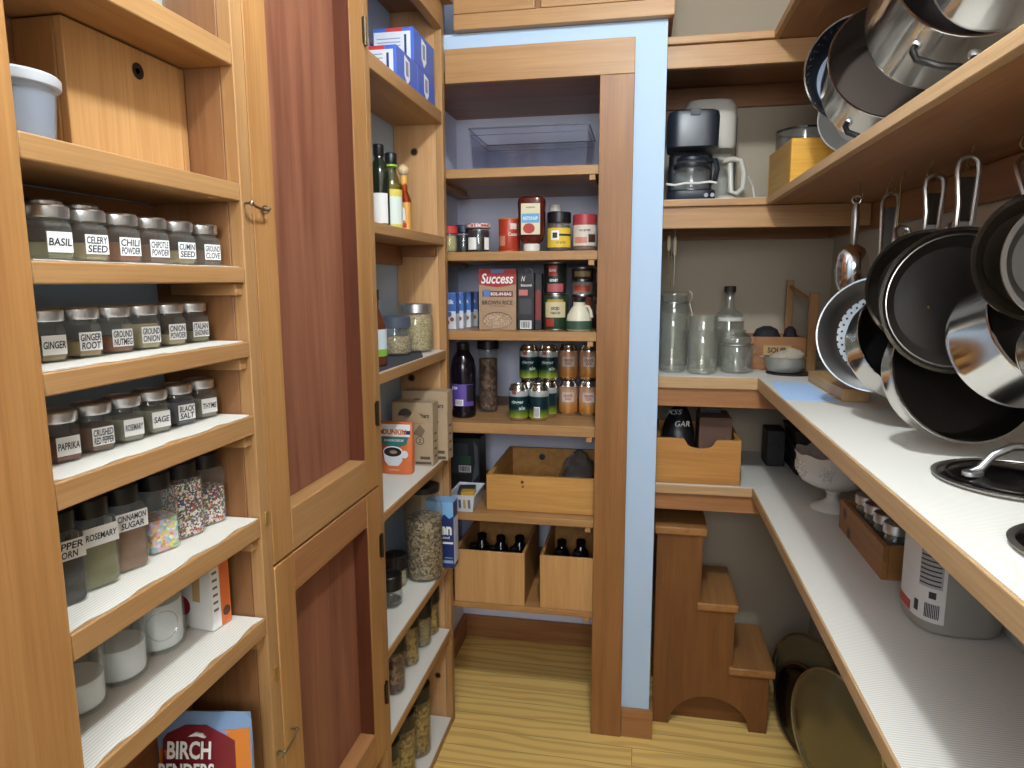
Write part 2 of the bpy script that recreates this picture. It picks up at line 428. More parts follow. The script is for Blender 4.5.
t = thing('open_pantry_shelves', 'open pine shelf unit with white liners between the cupboard and the alcove casing', 'shelf unit')
s3k = wood('knotty pine side', '#b88a5a', '#cca172', 'z', knots=((-.674, 2.010, 1.829, .012), (-.70, 2.01, 1.155, .012), (-.635, 2.01, .165, .011)))
box('side_panel', s3k, t, XB, 2.010, 0, -.607, 2.034, 2.3)
box('stile', pale('z'), t, -.6065, 2.008, 0, XL, 2.0355, 2.3)
box('top_rail', pale('y'), t, -.6065, 1.4625, 2.165, XL+.004, 2.0075, 2.235)
box('crown_board', pale('y'), t, -.60, 1.4625, 2.236, XL+.03, 2.0345, 2.28)
box('top_board', dark('y'), t, XB, 1.4625, 2.215, -.607, 2.0075, 2.234)
for zt, zb, l_ in ((1.938, 1.904, 0), (1.582, 1.557, 0), (1.243, 1.217, 1), (.911, .89, 1), (.563, .542, 1), (.335, .313, 1), (.022, 0.001, 1)):
    shelf(t, 1.4625, 2.0075, zt, zb, pale('y'), lin_=bool(l_), wavy=0.0)
box('cleat', dark('y'), t, XB, 1.465, 1.50, XB+.02, 2.0075, 1.5565)
box('cleat', dark('x'), t, -.716, 1.99, 1.525, -.61, 2.0075, 1.5565)

# ------------------------------------------------------------------ cabinet over the alcove
t = thing('overhead_cabinet', 'pine cabinet with two doors over the white wall above the alcove', 'cabinet')
box('bottom_board', dark('x'), t, -.553, 2.05, 2.1635, .064, 2.50, 2.176)
box('face_rail', pale('x'), t, -.553, 2.026, 2.163, .066, 2.05, 2.205)
box('cabinet_box', dark('x'), t, -.553, 2.052, 2.177, .064, 2.054, 2.49)
box('side_panel', pine('z'), t, .052, 2.055, 2.177, .064, 2.50, 2.49)
box('door', pale('x'), t, -.553, 2.030, 2.2075, -.318, 2.050, 2.48)
box('door', pale('x'), t, -.300, 2.030, 2.2075, .062, 2.050, 2.48)

# ------------------------------------------------------------------ alcove shelving (niche)
t = thing('alcove_shelving', 'six pine shelf boards on cleats across the alcove behind the door casing', 'shelving')
NZ = ((1.785, 1.758), (1.540, 1.513), (1.298, 1.270), (1.008, .974), (.708, .684), (.402, .383))
for zt, zb in NZ:
    box('shelf', pale('x') if zt != .402 else pine('x'), t, -.699, 2.066, zb, -.032, 2.584, zt, .002)
    for x0, x1 in ((-.697, -.675), (-.162, -.144)):
        box('cleat', pale('y'), t, x0+(.07 if x0 < -.5 else 0), 2.068, zb-.016, x1+(.09 if x0 < -.5 else 0)-.03*(x0 < -.5), 2.40, zb-.0004)

# ------------------------------------------------------------------ L-shaped corner shelving on the right
YA = 2.10
XR = .338
t = thing('corner_shelving', 'built-in L-shaped pine shelving with white liners around the corner beside the alcove', 'shelving')
def lpoly(i=0., x0=.0515):
    return [(x0, 2.5845), (x0, YA+i), (XR+i, YA+i), (XR+i, -.35), (.6445, -.35), (.6445, 2.5845)]
# top, upper, counter, lower
def lshelf(zt, zb, mat_b, mat_r, liner_):
    e = .016
    s = MB().prism([(.0515, 2.584), (.0515, YA+e), (XR+e*.9, YA+e), (.6445, 2.44), (.6445, 2.584)], zb+.0005, zt).build('shelf', dark('x'), t)
    r = MB().prism([(XR+e, YA+e*.1), (XR+e, -.35), (.6445, -.35), (.6445, 2.4392)], zb+.0005, zt).build('shelf', dark('y'), t)
    MB().prism([(.0515, YA+e-.0002), (.0515, YA), (XR, YA), (XR+e*.88, YA+e-.0002)], zb, zt+.0004).build('edge_strip', mat_b, s, .0015)
    MB().prism([(XR, YA-.0005), (XR, -.35), (XR+e-.0002, -.35), (XR+e-.0002, YA+e*.9)], zb, zt+.0004).build('edge_strip', mat_r, r, .0015)
    if liner_:
        lab(MB().prism([(.053, 2.583), (.053, YA+.004), (XR+.004, YA+.004), (.643, 2.443), (.643, 2.583)], zt+.0001, zt+.0013).build('shelf_liner', LINX, s, smooth=0), 'off-white woven shelf liner')
        lab(MB().prism([(XR+.004, YA+.002), (XR+.004, -.34), (.643, -.34), (.643, 2.4405)], zt+.0001, zt+.0013).build('shelf_liner', LINX, r, smooth=0), 'off-white woven shelf liner')
    return s
ashr = wood('ash edged board', '#ab8860', '#bf9c72', 'y')
ashx = wood('ash edged board', '#ab8860', '#bf9c72', 'x')
under = wood('shaded plywood board', '#9a6b44', '#ae7d52', 'y')
lshelf(2.130, 2.110, pale('x'), pale('y'), False)
lshelf(1.683, 1.664, pale('x'), ashr, True)
lshelf(1.164, 1.130, ashx, ashr, True)
lshelf(.827, .800, ashx, ashr, True)
for z0, z1, m in ((2.048, 2.1095, pale('x')), (1.602, 1.6635, pale('x')), (1.072, 1.1295, fir('x')), (.745, .7995, fir('x'))):
    box('apron', m, t, .0515, YA+.012, z0, .62, YA+.03, z1)
for z1 in (2.1095, 1.6635, 1.1295, .7995):
    box('cleat', dark('x'), t, .0515, 2.562, z1-.07, .6445, 2.5845, z1)
    box('cleat', dark('y'), t, .6225, -.3, z1-.07, .6445, 2.5615, z1)
box('support_panel', pine('z'), t, XR+.03, .66, 0, .62, .68, .7995)
HOOKS = ((.470, 1.697), (.508, 1.610), (.508, 1.400), (.516, 1.262))
def cup_hook(x, y, z, drop=.03):
    pts = [(x, y, z), (x, y, z-.010), (x-.006, y, z-.016)]
    for i in range(11):
        a = math.radians(150+i*24); pts.append((x+.008*math.cos(a), y, z-drop+.003+.008*math.sin(a)))
    return lab(MB().tube(pts, .0017, 8).build('cup_hook', plain('dull hook brass', '#77653f', .4, 1.), t), 'dull brass cup hook')
LONG = ((.505, 1.527), (.526, 1.292))
HOOKS += ((.462, .822), (.518, 1.105), (.485, .972), (.478, .935), (.480, .900))
for x, y in HOOKS: cup_hook(x, y, 1.664)
for x, y in LONG: cup_hook(x, y, 1.664, .125)

# ------------------------------------------------------------------ generic containers
def round_jar(name, label, cat, loc, r, h, fill=None, fh=.7, lid=None, neck=.8, group=None, gl=None, lidh=.014, seg=28, shoulder=.12, lidname='lid', lidr=None):
    """straight glass jar: body, contents and lid; h is the full height"""
    t = thing(name, label, cat, loc, 0, group)
    gh = h-lidh if lid else h
    nr = r*neck; sh = h*shoulder
    outer = [(r*.86, 0), (r*.97, .004), (r, .012), (r, gh-sh-.016), (r*.97, gh-sh-.008), (nr, gh-.016), (nr, gh)]
    inner = [(p[0]-.0028, max(p[1], .004)) for p in reversed(outer)]
    MB().lathe(outer+inner, seg, closed=False).build('glass_body', gl or GLASS, t)
    if fill:
        zf = .005+(gh-.02)*fh
        pr = [(r*.84-.003, .0045), (r*.955-.003, .008), (r-.0036, .014)]
        zs = gh-sh-.016
        if zf > zs: pr += [(r-.0036, zs), (r-.0036+(nr-r)*min(1, (zf-zs)/sh), zf)]
        else: pr += [(r-.0036, zf)]
        MB().lathe(pr, seg).build('contents', fill, t)
    if lid:
        lr = lidr or nr+.003
        m = MB().lathe([(lr-.0015, gh-.010), (lr, gh-.009), (lr, h-.002), (lr-.002, h), (lr*.85, h), (lr*.82, h-.001)], seg)
        m.build(lidname, lid, t)
    return t

HEXL = SILVER
def spice_jar(words, colour, loc, fillh=.5, rot=-18, label=None, nocard=False):
    words_one = words.replace('\n', ' ')
    t = thing('spice_jar', label or ('hexagonal glass spice jar with silver lid labelled ' + words_one), 'spice jar', loc, 0, 'hexagonal spice jars')
    R = .0260; ph = math.radians(rot)+PI/6; gh = .047
    outer = [(R*.9, 0), (R, .003), (R, .036), (R*.93, .039)]
    m = MB().lathe(outer, 6, ph=ph, cap=(True, False))
    m.lathe([(R*.80, .0385), (.0195, .043), (.0195, gh)], 24, cap=(False, False))
    m.build('glass_body', GLASS, t, smooth=25)
    MB().lathe([(R*.84, .0022), (R*.92, .005), (R*.92, .004+.033*fillh)], 6, ph=ph).build('contents', colour, t, smooth=25)
    MB().lathe([(.0215, .045), (.0222, .046), (.0222, .0565), (.0205, .0585), (.017, .0588), (.0165, .0578)], 28).build('lid', HEXL, t)
    if not nocard:
        a = math.radians(rot); d = R*math.cos(PI/6)
        fr = Fr((d*math.cos(a), d*math.sin(a), 0), (-math.sin(a), math.cos(a), 0))
        p = panel(t, 'paper_label', fr, -.0128, .0085, .0128, .0300, WHITE, .0006)
        ls = words.split('\n'); n = len(ls)
        for i, s in enumerate(ls):
            text(p, s, fr, 0, .0193+(n-1)*.0046-i*.0096, min(.0235, .0056*len(s)), .0082, shear=.15, bold=.02)
    return t
green = lambda n, c: plain(n, c, .8, noise=.5)
herb = green('dried herb', '#8f8b68'); seed = green('tan seed', '#ab9670'); red = green('red brown spice', '#9a5f42')
chip = green('brown spice', '#7f5c44'); clove = green('dark clove', '#6e5242'); gry = green('grey green herb', '#96927e')
ging = green('pale ginger', '#b79f73'); onio = green('onion flake', '#c2b58e'); blk = green('black salt', '#5a5c66')
ZC, ZD, ZE = 1.4740, 1.3630, 1.2490
for w, y, c, fh in (('BASIL', .647, herb, .45), ('CELERY\nSEED', .698, seed, .5), ('CHILI\nPOWDER', .750, red, .6), ('CHIPOTLE\nPOWDER', .802, chip, .6),
                    ('CUMIN\nSEED', .856, seed, .45), ('GROUND\nCLOVE', .9125, clove, .55)):
    spice_jar(w, c, (-.632, y, ZC), fh)
spice_jar(' ', herb, (-.660, .603, ZC), .5, nocard=True, label='hexagonal glass spice jar half hidden behind the stile, next to the BASIL jar')
for y, w in ((.655, 'behind the BASIL jar'), (.712, 'behind the CELERY SEED jar'), (.768, 'behind the CHILI POWDER jar')):
    sj = spice_jar(' ', seed, (-.700, y, ZC), .5, label='hexagonal glass spice jar in the back row, '+w, nocard=True); sj.scale = (1, 1, 1.26)
for w, y, c, fh in (('GINGER', .655, ging, .5), ('GINGER\nROOT', .7065, ging, .45), ('GROUND\nNUTMEG', .7575, red, .5), ('GROUND\nONION', .8085, onio, .9),
                    ('ONION\nPOWDER', .8615, onio, .35), ('ITALIAN\nSEASONING', .9135, herb, .4)):
    spice_jar(w, c, (-.660, y, ZD), fh)
spice_jar(' ', ging, (-.660, .604, ZD), .5, nocard=True, label='hexagonal glass spice jar mostly hidden by the stile, next to the GINGER jar')
for w, y, c, fh in (('PAPRIKA', .655, red, .6), ('CRUSHED\nRED PEPPER', .7065, chip, .8), ('ROSEMARY', .7575, gry, .8), ('SAGE', .8085, gry, .85),
                    ('BLACK\nSALT', .8615, blk, .9), ('THYME', .9135, gry, .8)):
    spice_jar(w, c, (-.655, y, ZE), fh)

# tall square spice bottles
ZF = 1.0833
pastel = granular('pastel sprinkles', ['#e8b7c4', '#e6d774', '#8fc6d8', '#9ccf9a', '#d9d0e6', '#f0efe6', '#e0925f'], 190)
rainbow = granular('rainbow nonpareils', ['#e9e4da', '#b1372f', '#e9e4da', '#2e3e87', '#d98a32', '#efe9dd', '#5b2a55', '#3f7d54'], 420)
def square_bottle(words, fill, y, fh, label):
    t = thing('spice_bottle', label, 'spice bottle', (-.657, y, ZF), math.radians(-20), 'tall square spice bottles')
    a = .0232
    MB().squircle([(a*.9, a*.9, 0, 6), (a, a, .003, 7), (a, a, .080, 7), (a*.93, a*.93, .086, 5), (.0195, .0195, .090, 2.2)]).build('glass_body', GLASS, t)
    MB().squircle([(a*.86, a*.86, .002, 6), (a*.93, a*.93, .005, 7), (a*.93, a*.93, .004+.078*fh, 7)]).build('contents', fill, t)
    MB().lathe([(.0215, .088), (.022, .089), (.022, .109), (.020, .111), (.012, .111)], 28).build('cap', BLACKP, t)
    if words:
        fr = Fr((a, 0, 0), (0, 1, 0))
        p = panel(t, 'paper_label', fr, -.0195, .055, .0215, .078, WHITE, .0006)
        ls = words.split('\n'); n = len(ls)
        for i, s in enumerate(ls):
            text(p, s, fr, .001, .0665+(n-1)*.005-i*.010, min(.037, .006*len(s)), .008, shear=.15, bold=.02)
        fr2 = Fr((0, -a, 0), (1, 0, 0)); panel(p, 'label_wrap', fr2, .004, .055, .021, .078, WHITE, .0006)
square_bottle('PEPPER\nCORN', green('peppercorns', '#2f2a24'), .639, .7, 'tall square glass bottle with black lid labelled PEPPER CORN')
square_bottle('ROSEMARY', green('rosemary leaf', '#8a8358'), .690, .75, 'tall square glass bottle with black lid labelled ROSEMARY')
square_bottle('CINNAMON\nSUGAR', green('cinnamon sugar', '#8d6546'), .7415, .66, 'tall square glass bottle with black lid labelled CINNAMON SUGAR')
square_bottle(None, pastel, .803, .55, 'tall square glass bottle half full of pastel sprinkles')
square_bottle(None, rainbow, .860, 1.0, 'tall square glass bottle full to the top of rainbow nonpareils')
square_bottle(None, rainbow, .9135, .68, 'tall square glass bottle two thirds full of rainbow nonpareils')

# sugar jars and the carton below them
ZG = .9167
sugar = plain('white sugar', '#f6f7fa', .9)
for (y, w, fh) in ((.682, 'mostly hidden behind the stile', .42), (.757, 'in the middle of the row, half full', .48), (.836, 'with an embossed ring, beside the fruit bar carton', .75)):
    r_ = round_jar('sugar_jar', 'clear glass jar of white sugar '+w, 'jar', (-.694, y, ZG), .0365, .125, sugar, fh, SILVER, .85, 'sugar jars')
    if 'ring' in w:
        ang = math.radians(-42)
        ring = [(.0369*math.cos(ang+.6*math.cos(q)), .0369*math.sin(ang+.6*math.cos(q)), .045+.022*math.sin(q)) for q in [2*PI*i/24 for i in range(24)]]
        lab(MB().tube(ring, .0008, 6, closed=True).build('embossed_ring', GLASSG, r_), 'round embossed ring on the glass')
t = thing('fruit_bar_carton', 'white and orange carton with red fruit pictures beside the sugar jars', 'carton', (-.682, .904, ZG), math.radians(-8))
box('carton_body', WHITE, t, -.045, -.013, 0, .045, .028, .125, .001)
f = FY(0, -.013, 0)
p = panel(t, 'printed_front', f, -.044, .001, .0449, .124, plain('carton grey white', '#d7d6d2', .5), .0004)
disc(p, 'fruit_picture', f, -.012, .035, .016, plain('berry red', '#8e1f2c', .5))
disc(p, 'fruit_picture', f, .002, .090, .013, plain('berry red', '#8e1f2c', .5), .0006)
poly(p, 'bar_picture', f, [(.010, .045), (.024, .045), (.026, .085), (.022, .095), (.010, .088)], plain('oat tan', '#b59564', .6))
text(p, 'GO', f, -.018, .062, .016, .010)
f = FX(.045, 0, 0)
p = panel(t, 'printed_side', f, -.0125, .001, .0275, .124, plain('carton orange', '#d9713a', .5), .0004)
panel(p, 'white_stripe', f, -.0125, .001, .006, .124, WHITE, .0006)
for i in range(6): panel(p, 'print_line', f, -.009, .03+.012*i, .001, .034+.012*i, plain('grey print', '#6a6660', .6), .0008)
disc(p, 'round_mark', f, .018, .022, .008, plain('print brown', '#5a3a30', .6))

# plastic tub, wooden box, jars on the top boards
t = thing('plastic_tub', 'translucent white plastic tub with blue-grey contents and lid next to the wooden box', 'tub', (-.642, .6265, 1.5945))
t.scale = (1, 1, .88)
MB().lathe([(.036, 0), (.038, .002), (.043, .070), (.0415, .070), (.0365, .004)], 32, cap=(True, False)).build('tub_body', frosted('milky plastic', '#b9c1cc', .32), t)
MB().lathe([(.034, .003), (.0365, .005), (.0400, .055), (.030, .057)], 28).build('contents', plain('blue grey powder', '#56627a', .8), t)
MB().lathe([(.047, .062), (.0475, .064), (.0475, .072), (.045, .075), (.030, .0755)], 32).build('lid', frosted('milky lid', '#dfe3e8', .62), t)
t = thing('wooden_box', 'large pale wooden box with a finger hole standing on the shelf above the spice jars', 'box', (-.6965, .8345, 1.5945))
pb = wood('birch box', '#b98a55', '#c99b66', 'z'); pb2 = wood('birch box end', '#a87a4a', '#b98a57', 'z')
box('front_board', pb, t, .022, -.108, 0, .034, .094, .160)
box('end_board', pb2, t, -.034, -.108, 0, .0215, -.096, .160)
box('end_board', pb2, t, .022, .0945, 0, .034, .108, .160)
box('back_board', pb2, t, -.034, -.0955, 0, -.024, .108, .160)
box('top_board', pb2, t, -.0235, -.0955, .148, .0215, .108, .160)
m = MB().lathe([(.0105, .0005), (.0105, .0012), (.001, .0002)], 20); m.xf(Matrix.Translation((.0335, .012, .132)) @ Matrix.Rotation(PI/2, 4, 'Y'))
lab(m.build('finger_hole', HOLE, t), 'dark round finger hole')
for y, w in ((.790, 'behind the front edge of the top spice board'), (.865, 'nearer the cupboard on the top spice board')):
    round_jar('storage_jar', 'clear glass jar standing '+w, 'jar', (-.665, y, 1.787), .030, .12, plain('pale flakes', '#b9b4a8', .8), .5, SILVER, .85, 'jars on the top spice board')

# pancake mix pouch
t = thing('pancake_mix_pouch', 'crinkled red and blue pouch with BIRCH BENDERS lettering under the lowest spice shelf', 'pouch', (-.6545, .868, .6328), math.radians(-80))
t.scale = (1, .89, 1.0)
rows = []
for (z, d, w) in ((0, .026, .076), (.02, .028, .080), (.08, .022, .082), (.13, .010, .083), (.150, .002, .083), (.160, .0012, .082)):
    ring = []
    for i in range(9):
        q = -1+2*i/8; ring.append((d*(1-q*q*.8)+.0012*math.sin(5*q+40*z), w*q, z))
    for i in range(9):
        q = 1-2*i/8; ring.append((-d*(1-q*q*.8), w*q, z))
    rows.append(ring)
def pouch_print(name, mat, zs, ws, off):
    rr = []
    for z, (q0, q1) in zip(zs, ws):
        line = []
        for i in range(13):
            q = q0+(q1-q0)*i/12
            for k in range(len(rows)-1):
                za, zb = rows[k][0][2], rows[k+1][0][2]
                if za <= z <= zb+1e-6:
                    f_ = (z-za)/(zb-za); break
            dv = ((0, .026), (.02, .028), (.08, .022), (.13, .010), (.150, .002), (.160, .0012))
            d = dv[k][1]+(dv[k+1][1]-dv[k][1])*f_
            line.append((d*(1-q*q*.8)+.0016+off, .082*q, z))
        rr.append(line)
    m = MB()
    for a, b in zip(rr, rr[1:]):
        n = len(a); m.add(a+b, [(i, i+1, n+i+1, n+i) for i in range(n-1)])
    return m.build(name, mat, t)
MB().loft(rows).build('pouch_body', plain('pouch sky blue', '#7f9cc0', .25), t, smooth=60)
lab(pouch_print('printed_scene', plain('pouch orange', '#cf7c35', .25), (.004, .06, .10, .135), ((-.99, .99), (-.99, .99), (-.95, .99), (.45, .99)), .0003), 'orange and yellow printed landscape')
pp = lab(pouch_print('printed_badge', plain('pouch dark red', '#74222a', .3), (.005, .07, .118, .128, .142), ((-.9, .72), (-.9, .72), (-.85, .70), (-.75, .5), (-.35, .1)), .0008), 'dark red badge')
fr = Fr((.0205, -.008, .098), (0, 1, 0), (-.22, 0, 1))
text(pp, 'BIRCH', fr, -.008, 0.012, .076, .027, WHITE, bold=.03, h=.006)
fr = Fr((.026, -.008, .066), (0, 1, 0), (-.12, 0, 1))
text(pp, 'BENDERS', fr, -.012, 0.014, .096, .023, WHITE, bold=.03, h=.005)
poly(pp, 'bird_mark', Fr((.014, 0, .128), (0, 1, 0), (-.3, 0, 1)), [(-.02, 0), (-.008, .006), (.004, .004), (.010, -.002), (.004, -.001), (-.004, .001)], WHITE, .004)

# ------------------------------------------------------------------ open shelves: contents, from the top down
blueb = plain('carton royal blue', '#4766c4', .45); redp = plain('print red', '#c43a36', .5); navy = plain('navy print', '#1d2f66', .45)
def blue_box(y0, y1, z, h, label):
    t = thing('blue_carton', label, 'carton', (-.655, (y0+y1)/2, z), 0, 'royal blue cartons on the top pantry shelf')
    w = (y1-y0)/2
    box('carton_body', blueb, t, -.054, -w, 0, .055, w, h, .001)
    f = FX(.055, 0, 0)
    p = poly(t, 'white_arrow_label', f, [(-w*.05-.018, h*.90), (-w*.05+.020, h*.82), (-w*.05+.020, h*.28), (-w*.05+.001, h*.08), (-w*.05-.018, h*.30)], WHITE)
    for i in range(3): panel(p, 'print_line', f, -w*.05-.010+.007*i, h*.32, -w*.05-.006+.007*i, h*.76, navy, .0009)
    f = FY(0, -w, 0)
    p = panel(t, 'printed_end', f, -.053, .002, .047, h-.010, plain('end panel white', '#d5d8e0', .5))
    panel(p, 'red_band', f, -.02, h-.010, .025, h-.001, redp, .0005)
    for i in range(6): panel(p, 'print_line', f, -.045, .012+.009*i, .020, .0145+.009*i, plain('print blue grey', '#8b93ad', .6), .0007)
    panel(p, 'print_line', f, .030, .010, .036, h-.018, navy, .0007)
    return t
blue_box(1.672, 1.833, 1.9385, .079, 'royal blue carton with white arrow label, nearer the cupboard, with no carton on it')
blue_box(1.836, 1.985, 1.9385, .079, 'royal blue carton with white arrow label underneath the stacked carton')
blue_box(1.805, 1.984, 2.0180, .085, 'royal blue carton with white arrow label stacked on top of the lower pair')

def bottle(name, label, cat, loc, prof, body, cap_prof, capmat, group=None, seg=28, inner=None):
    t = thing(name, label, cat, loc, 0, group)
    MB().lathe(prof, seg).build('bottle_body', body, t)
    if inner: MB().lathe([(max(r-.003, .001), z+.002) for r, z in prof if z < inner[0]]+[(.003, inner[0])], seg).build('contents', inner[1], t)
    if cap_prof: MB().lathe(cap_prof, 24).build('cap', capmat, t)
    return t
Z = 1.5825
dgl = plain('dark olive glass', '#1d2418', .12)
t = bottle('vinegar_bottle', 'dark glass bottle with black cap and white label against the cupboard side', 'bottle', (-.662, 1.695, Z),
    [(.020, 0), (.025, .004), (.025, .140), (.018, .162), (.0115, .172), (.0115, .186)], dgl, [(.013, .180), (.0135, .181), (.0135, .207), (.011, .209)], BLACKP)
cband(t, 'paper_label', .0255, math.radians(-130), math.radians(-20), .014, .088, WHITE)
t = bottle('oil_bottle', 'clear oil bottle with black cap, green neck ring and yellow-green label beside the hot sauce', 'bottle', (-.651, 1.751, Z),
    [(.023, 0), (.0262, .004), (.0262, .112), (.017, .140), (.0125, .155), (.0125, .172)], glass('oil glass', '#cfd0a8'), [(.0155, .168), (.016, .169), (.016, .194), (.014, .197)], BLACKP, inner=(.13, plain('pale oil', '#a39a58', .2)))
p = cband(t, 'paper_label', .0267, math.radians(-150), math.radians(20), .006, .104, plain('label pale mint', '#d8e4da', .5))
cband(p, 'yellow_band', .0270, math.radians(-150), math.radians(20), .086, .104, plain('label yellow', '#d9c65a', .5))
cband(p, 'green_picture', .0271, math.radians(-140), math.radians(-85), .052, .084, plain('label green', '#3f6b4c', .5))
cband(p, 'orange_picture', .0271, math.radians(-140), math.radians(-85), .022, .050, plain('label orange', '#d98f35', .5))
cband(p, 'yellow_band', .0270, math.radians(-150), math.radians(20), .006, .016, plain('label yellow', '#d9c65a', .5))
MB().lathe([(.0165, .1625), (.0165, .1675)], 24).build('neck_ring', plain('lime ring', '#8fbf3d', .4), t)
t = thing('hot_sauce_bottle', 'slim hot sauce bottle with a round wooden stopper and orange label', 'bottle', (-.637, 1.806, Z))
MB().squircle([(.017, .013, 0, 3), (.018, .014, .003, 3), (.018, .014, .085, 3), (.010, .010, .108, 2.2), (.009, .009, .146, 2)]).build('bottle_body', glass('amber glass', '#d9a060'), t)
MB().squircle([(.0155, .0115, .002, 3), (.0160, .0120, .080, 3), (.008, .008, .105, 2.2), (.007, .007, .140, 2)]).build('contents', plain('orange sauce', '#b5622a', .4), t)
m = MB().squircle([(.0184, .0144, .006, 3), (.0184, .0144, .078, 3)]); p = m.build('paper_label', plain('label ochre', '#cf9646', .5), t)
f = Fr((0, -.0146, 0), (1, 0, 0)); poly(p, 'figure_picture', f, [(-.008, .03), (.008, .03), (.006, .06), (0, .066), (-.006, .06)], WHITE); panel(p, 'red_band', f, -.010, .012, .010, .024, redp)
MB().lathe([(.0095, .110), (.0098, .135), (.0098, .148)], 18).build('neck_wrap', plain('neck wrap yellow', '#d3a24c', .5), t)
MB().sphere((0, 0, .162), .0155, 18).build('stopper', wood('beech ball', '#c9ae86', '#d8c09a', 'z'), t)

Z = 1.2445
MB_mat = MB().loft([[(-.732, 1.468, Z), (-.592, 1.468, Z), (-.592, 1.468, Z+.002), (-.732, 1.468, Z+.002)], [(-.732, 1.80, Z), (-.592, 1.80, Z), (-.592, 1.80, Z+.002), (-.732, 1.80, Z+.002)],
    [(-.732, 1.93, Z), (-.640, 1.93, Z), (-.640, 1.93, Z+.002), (-.732, 1.93, Z+.002)]])
tag(MB_mat.build('shelf_mat', plain('charcoal rubber mat', '#3b3d44', .7, noise=.3), None, smooth=0), 'charcoal non-slip mat under the grain jars', 'mat')
grain = granular('oat grain', ['#a48a5c', '#b89f70', '#8d744b', '#c4ae82'], 260)
sesame = granular('tan seeds', ['#a88d58', '#bda26a', '#c9b37f', '#8f7648'], 330)
t = round_jar('grain_jar', 'squat rounded glass jar of grain with a grey lid on the dark mat', 'jar', (-.684, 1.832, Z+.0025), .047, .108, grain, .72, plain('slate grey lid', '#4b5260', .45), .88, None, None, .022, 32, .25)
t = round_jar('grain_jar', 'taller glass jar filled with seeds under a silver lid beside the squat jar', 'jar', (-.655, 1.935, Z+.0025), .050, .140, sesame, 1.0, SILVER, .88, None, None, .016, 32, .10)
t = bottle('sauce_bottle', 'bottle with a white and green label peeking out from behind the cupboard edge', 'bottle', (-.640, 1.575, Z+.0025),
    [(.026, 0), (.029, .004), (.029, .09), (.022, .115), (.012, .14), (.012, .165)], plain('brown sauce glass', '#5d2e1a', .15), [(.014, .16), (.014, .185)], BLACKP)
p = cband(t, 'paper_label', .0295, math.radians(-150), math.radians(30), .025, .125*.72, plain('label ice blue', '#c8d4da', .5))
cband(p, 'green_band', .0299, math.radians(-150), math.radians(30), .025, .042, plain('label lime', '#7fae3f', .5))

# coffee filters, coffee bag
Z = .9135
kraft = plain('kraft board', '#ac9679', .75, noise=.12); kdark = plain('kraft dark print', '#4c4036', .7)
def filter_box(x0, x1, y0, y1, h, num, label, open_flap=False):
    t = thing('coffee_filter_box', label, 'box', ((x0+x1)/2, (y0+y1)/2, Z), 0, 'kraft coffee filter boxes')
    w, d = (x1-x0)/2, (y1-y0)/2
    hb = h*.70
    box('carton_body', kraft, t, -w, -d, 0, w, d, hb, .001)
    l = MB().prism([(-w-.0015, hb), (w+.0015, hb), (w+.0015, h), (-w-.0015, h)], -d-.0015, d+.0015, 'y').build('lid', kraft, t, .001)
    f = FY(0, -d-.0015, 0)
    poly(l, 'arch_mark', f, [(-w*.35+.022*math.cos(PI*i/12), h*.79+.022*math.sin(PI*i/12)) for i in range(13)], kdark)
    text(l, 'Coffee Filters', f, w*.22, h*.80, w*1.25, h*.075, kdark, .03, h=.0012)
    f = FY(0, -d, 0)
    ring = disc(t, 'number_ring', f, w*.35, h*.40, .013, kdark); disc(ring, 'number_field', f, w*.35, h*.40, .0105, kraft, .0009)
    text(ring, num, f, w*.35, h*.40, .009, .013, kdark, h=.0013)
    poly(t, 'cone_picture', f, [(w*.0, h*.50), (w*.35, h*.66), (w*.62, h*.56), (w*.45, h*.46)], plain('kraft mid print', '#75614c', .7))
    panel(t, 'print_line', f, w*.35, h*.10, w*.85, h*.145, kdark); panel(t, 'print_line', f, w*.1, h*.02, w*.9, h*.06, kdark)
    f = FX(w, 0, 0)
    for i in range(4): panel(t, 'print_line', f, -d*.4, h*(.12+.12*i), d*.4, h*(.15+.12*i), kdark)
    if open_flap:
        fl = Fr((0, -d-.002, h*.70), (1, 0, 0), (0, -.25, 1))
        poly(t, 'torn_flap', fl, [(-w*.35, -.004), (w*.72, -.004), (w*.2, h*.22)], plain('kraft light inside', '#b39a78', .8), .001)
    return t
filter_box(-.716, -.594, 1.880, 1.930, .188, '2', 'front kraft coffee filter box marked 2 with a torn open flap', True)
filter_box(-.706, -.568, 1.945, 2.000, .212, '4', 'taller kraft coffee filter box marked 4 behind the opened one')
t = thing('coffee_bag', 'orange and white ground coffee bag with a printed coffee cup before the filter boxes', 'bag', (-.676, 1.800, Z))
t.scale = (1.03, 1, 1.08)
rows = []
for z, d, w in ((0, .020, .046), (.012, .023, .047), (.07, .021, .048), (.115, .012, .047), (.128, .006, .047), (.134, .005, .046), (.137, .003, .045)):
    rows.append([(w*q, -d*(1-.5*q**4), z) for q in [-1+2*i/10 for i in range(11)]]+[(w*q, d*(1-.5*q**4), z) for q in [1-2*i/10 for i in range(11)]])
MB().loft(rows).build('bag_body', plain('coffee bag orange', '#cf6a35', .4), t, smooth=50)
def bagfr(z, d, z2, d2): return Fr((0, -d-.001, z), (1, 0, 0), (0, d-d2, z2-z))
f = bagfr(.07, .021, .115, .012)
p = panel(t, 'white_panel', f, -.044, .030, .044, .062, WHITE, .0012)
text(p, 'DUNKIN', f, .0, .042, .068, .014, plain('coffee print orange', '#c8682e', .5), .04, h=.0025)
panel(p, 'dark_stripe', f, .026, .036, .0442, .046, navy, .0018); panel(p, 'dark_stripe', f, -.0442, .036, -.030, .046, navy, .0018)
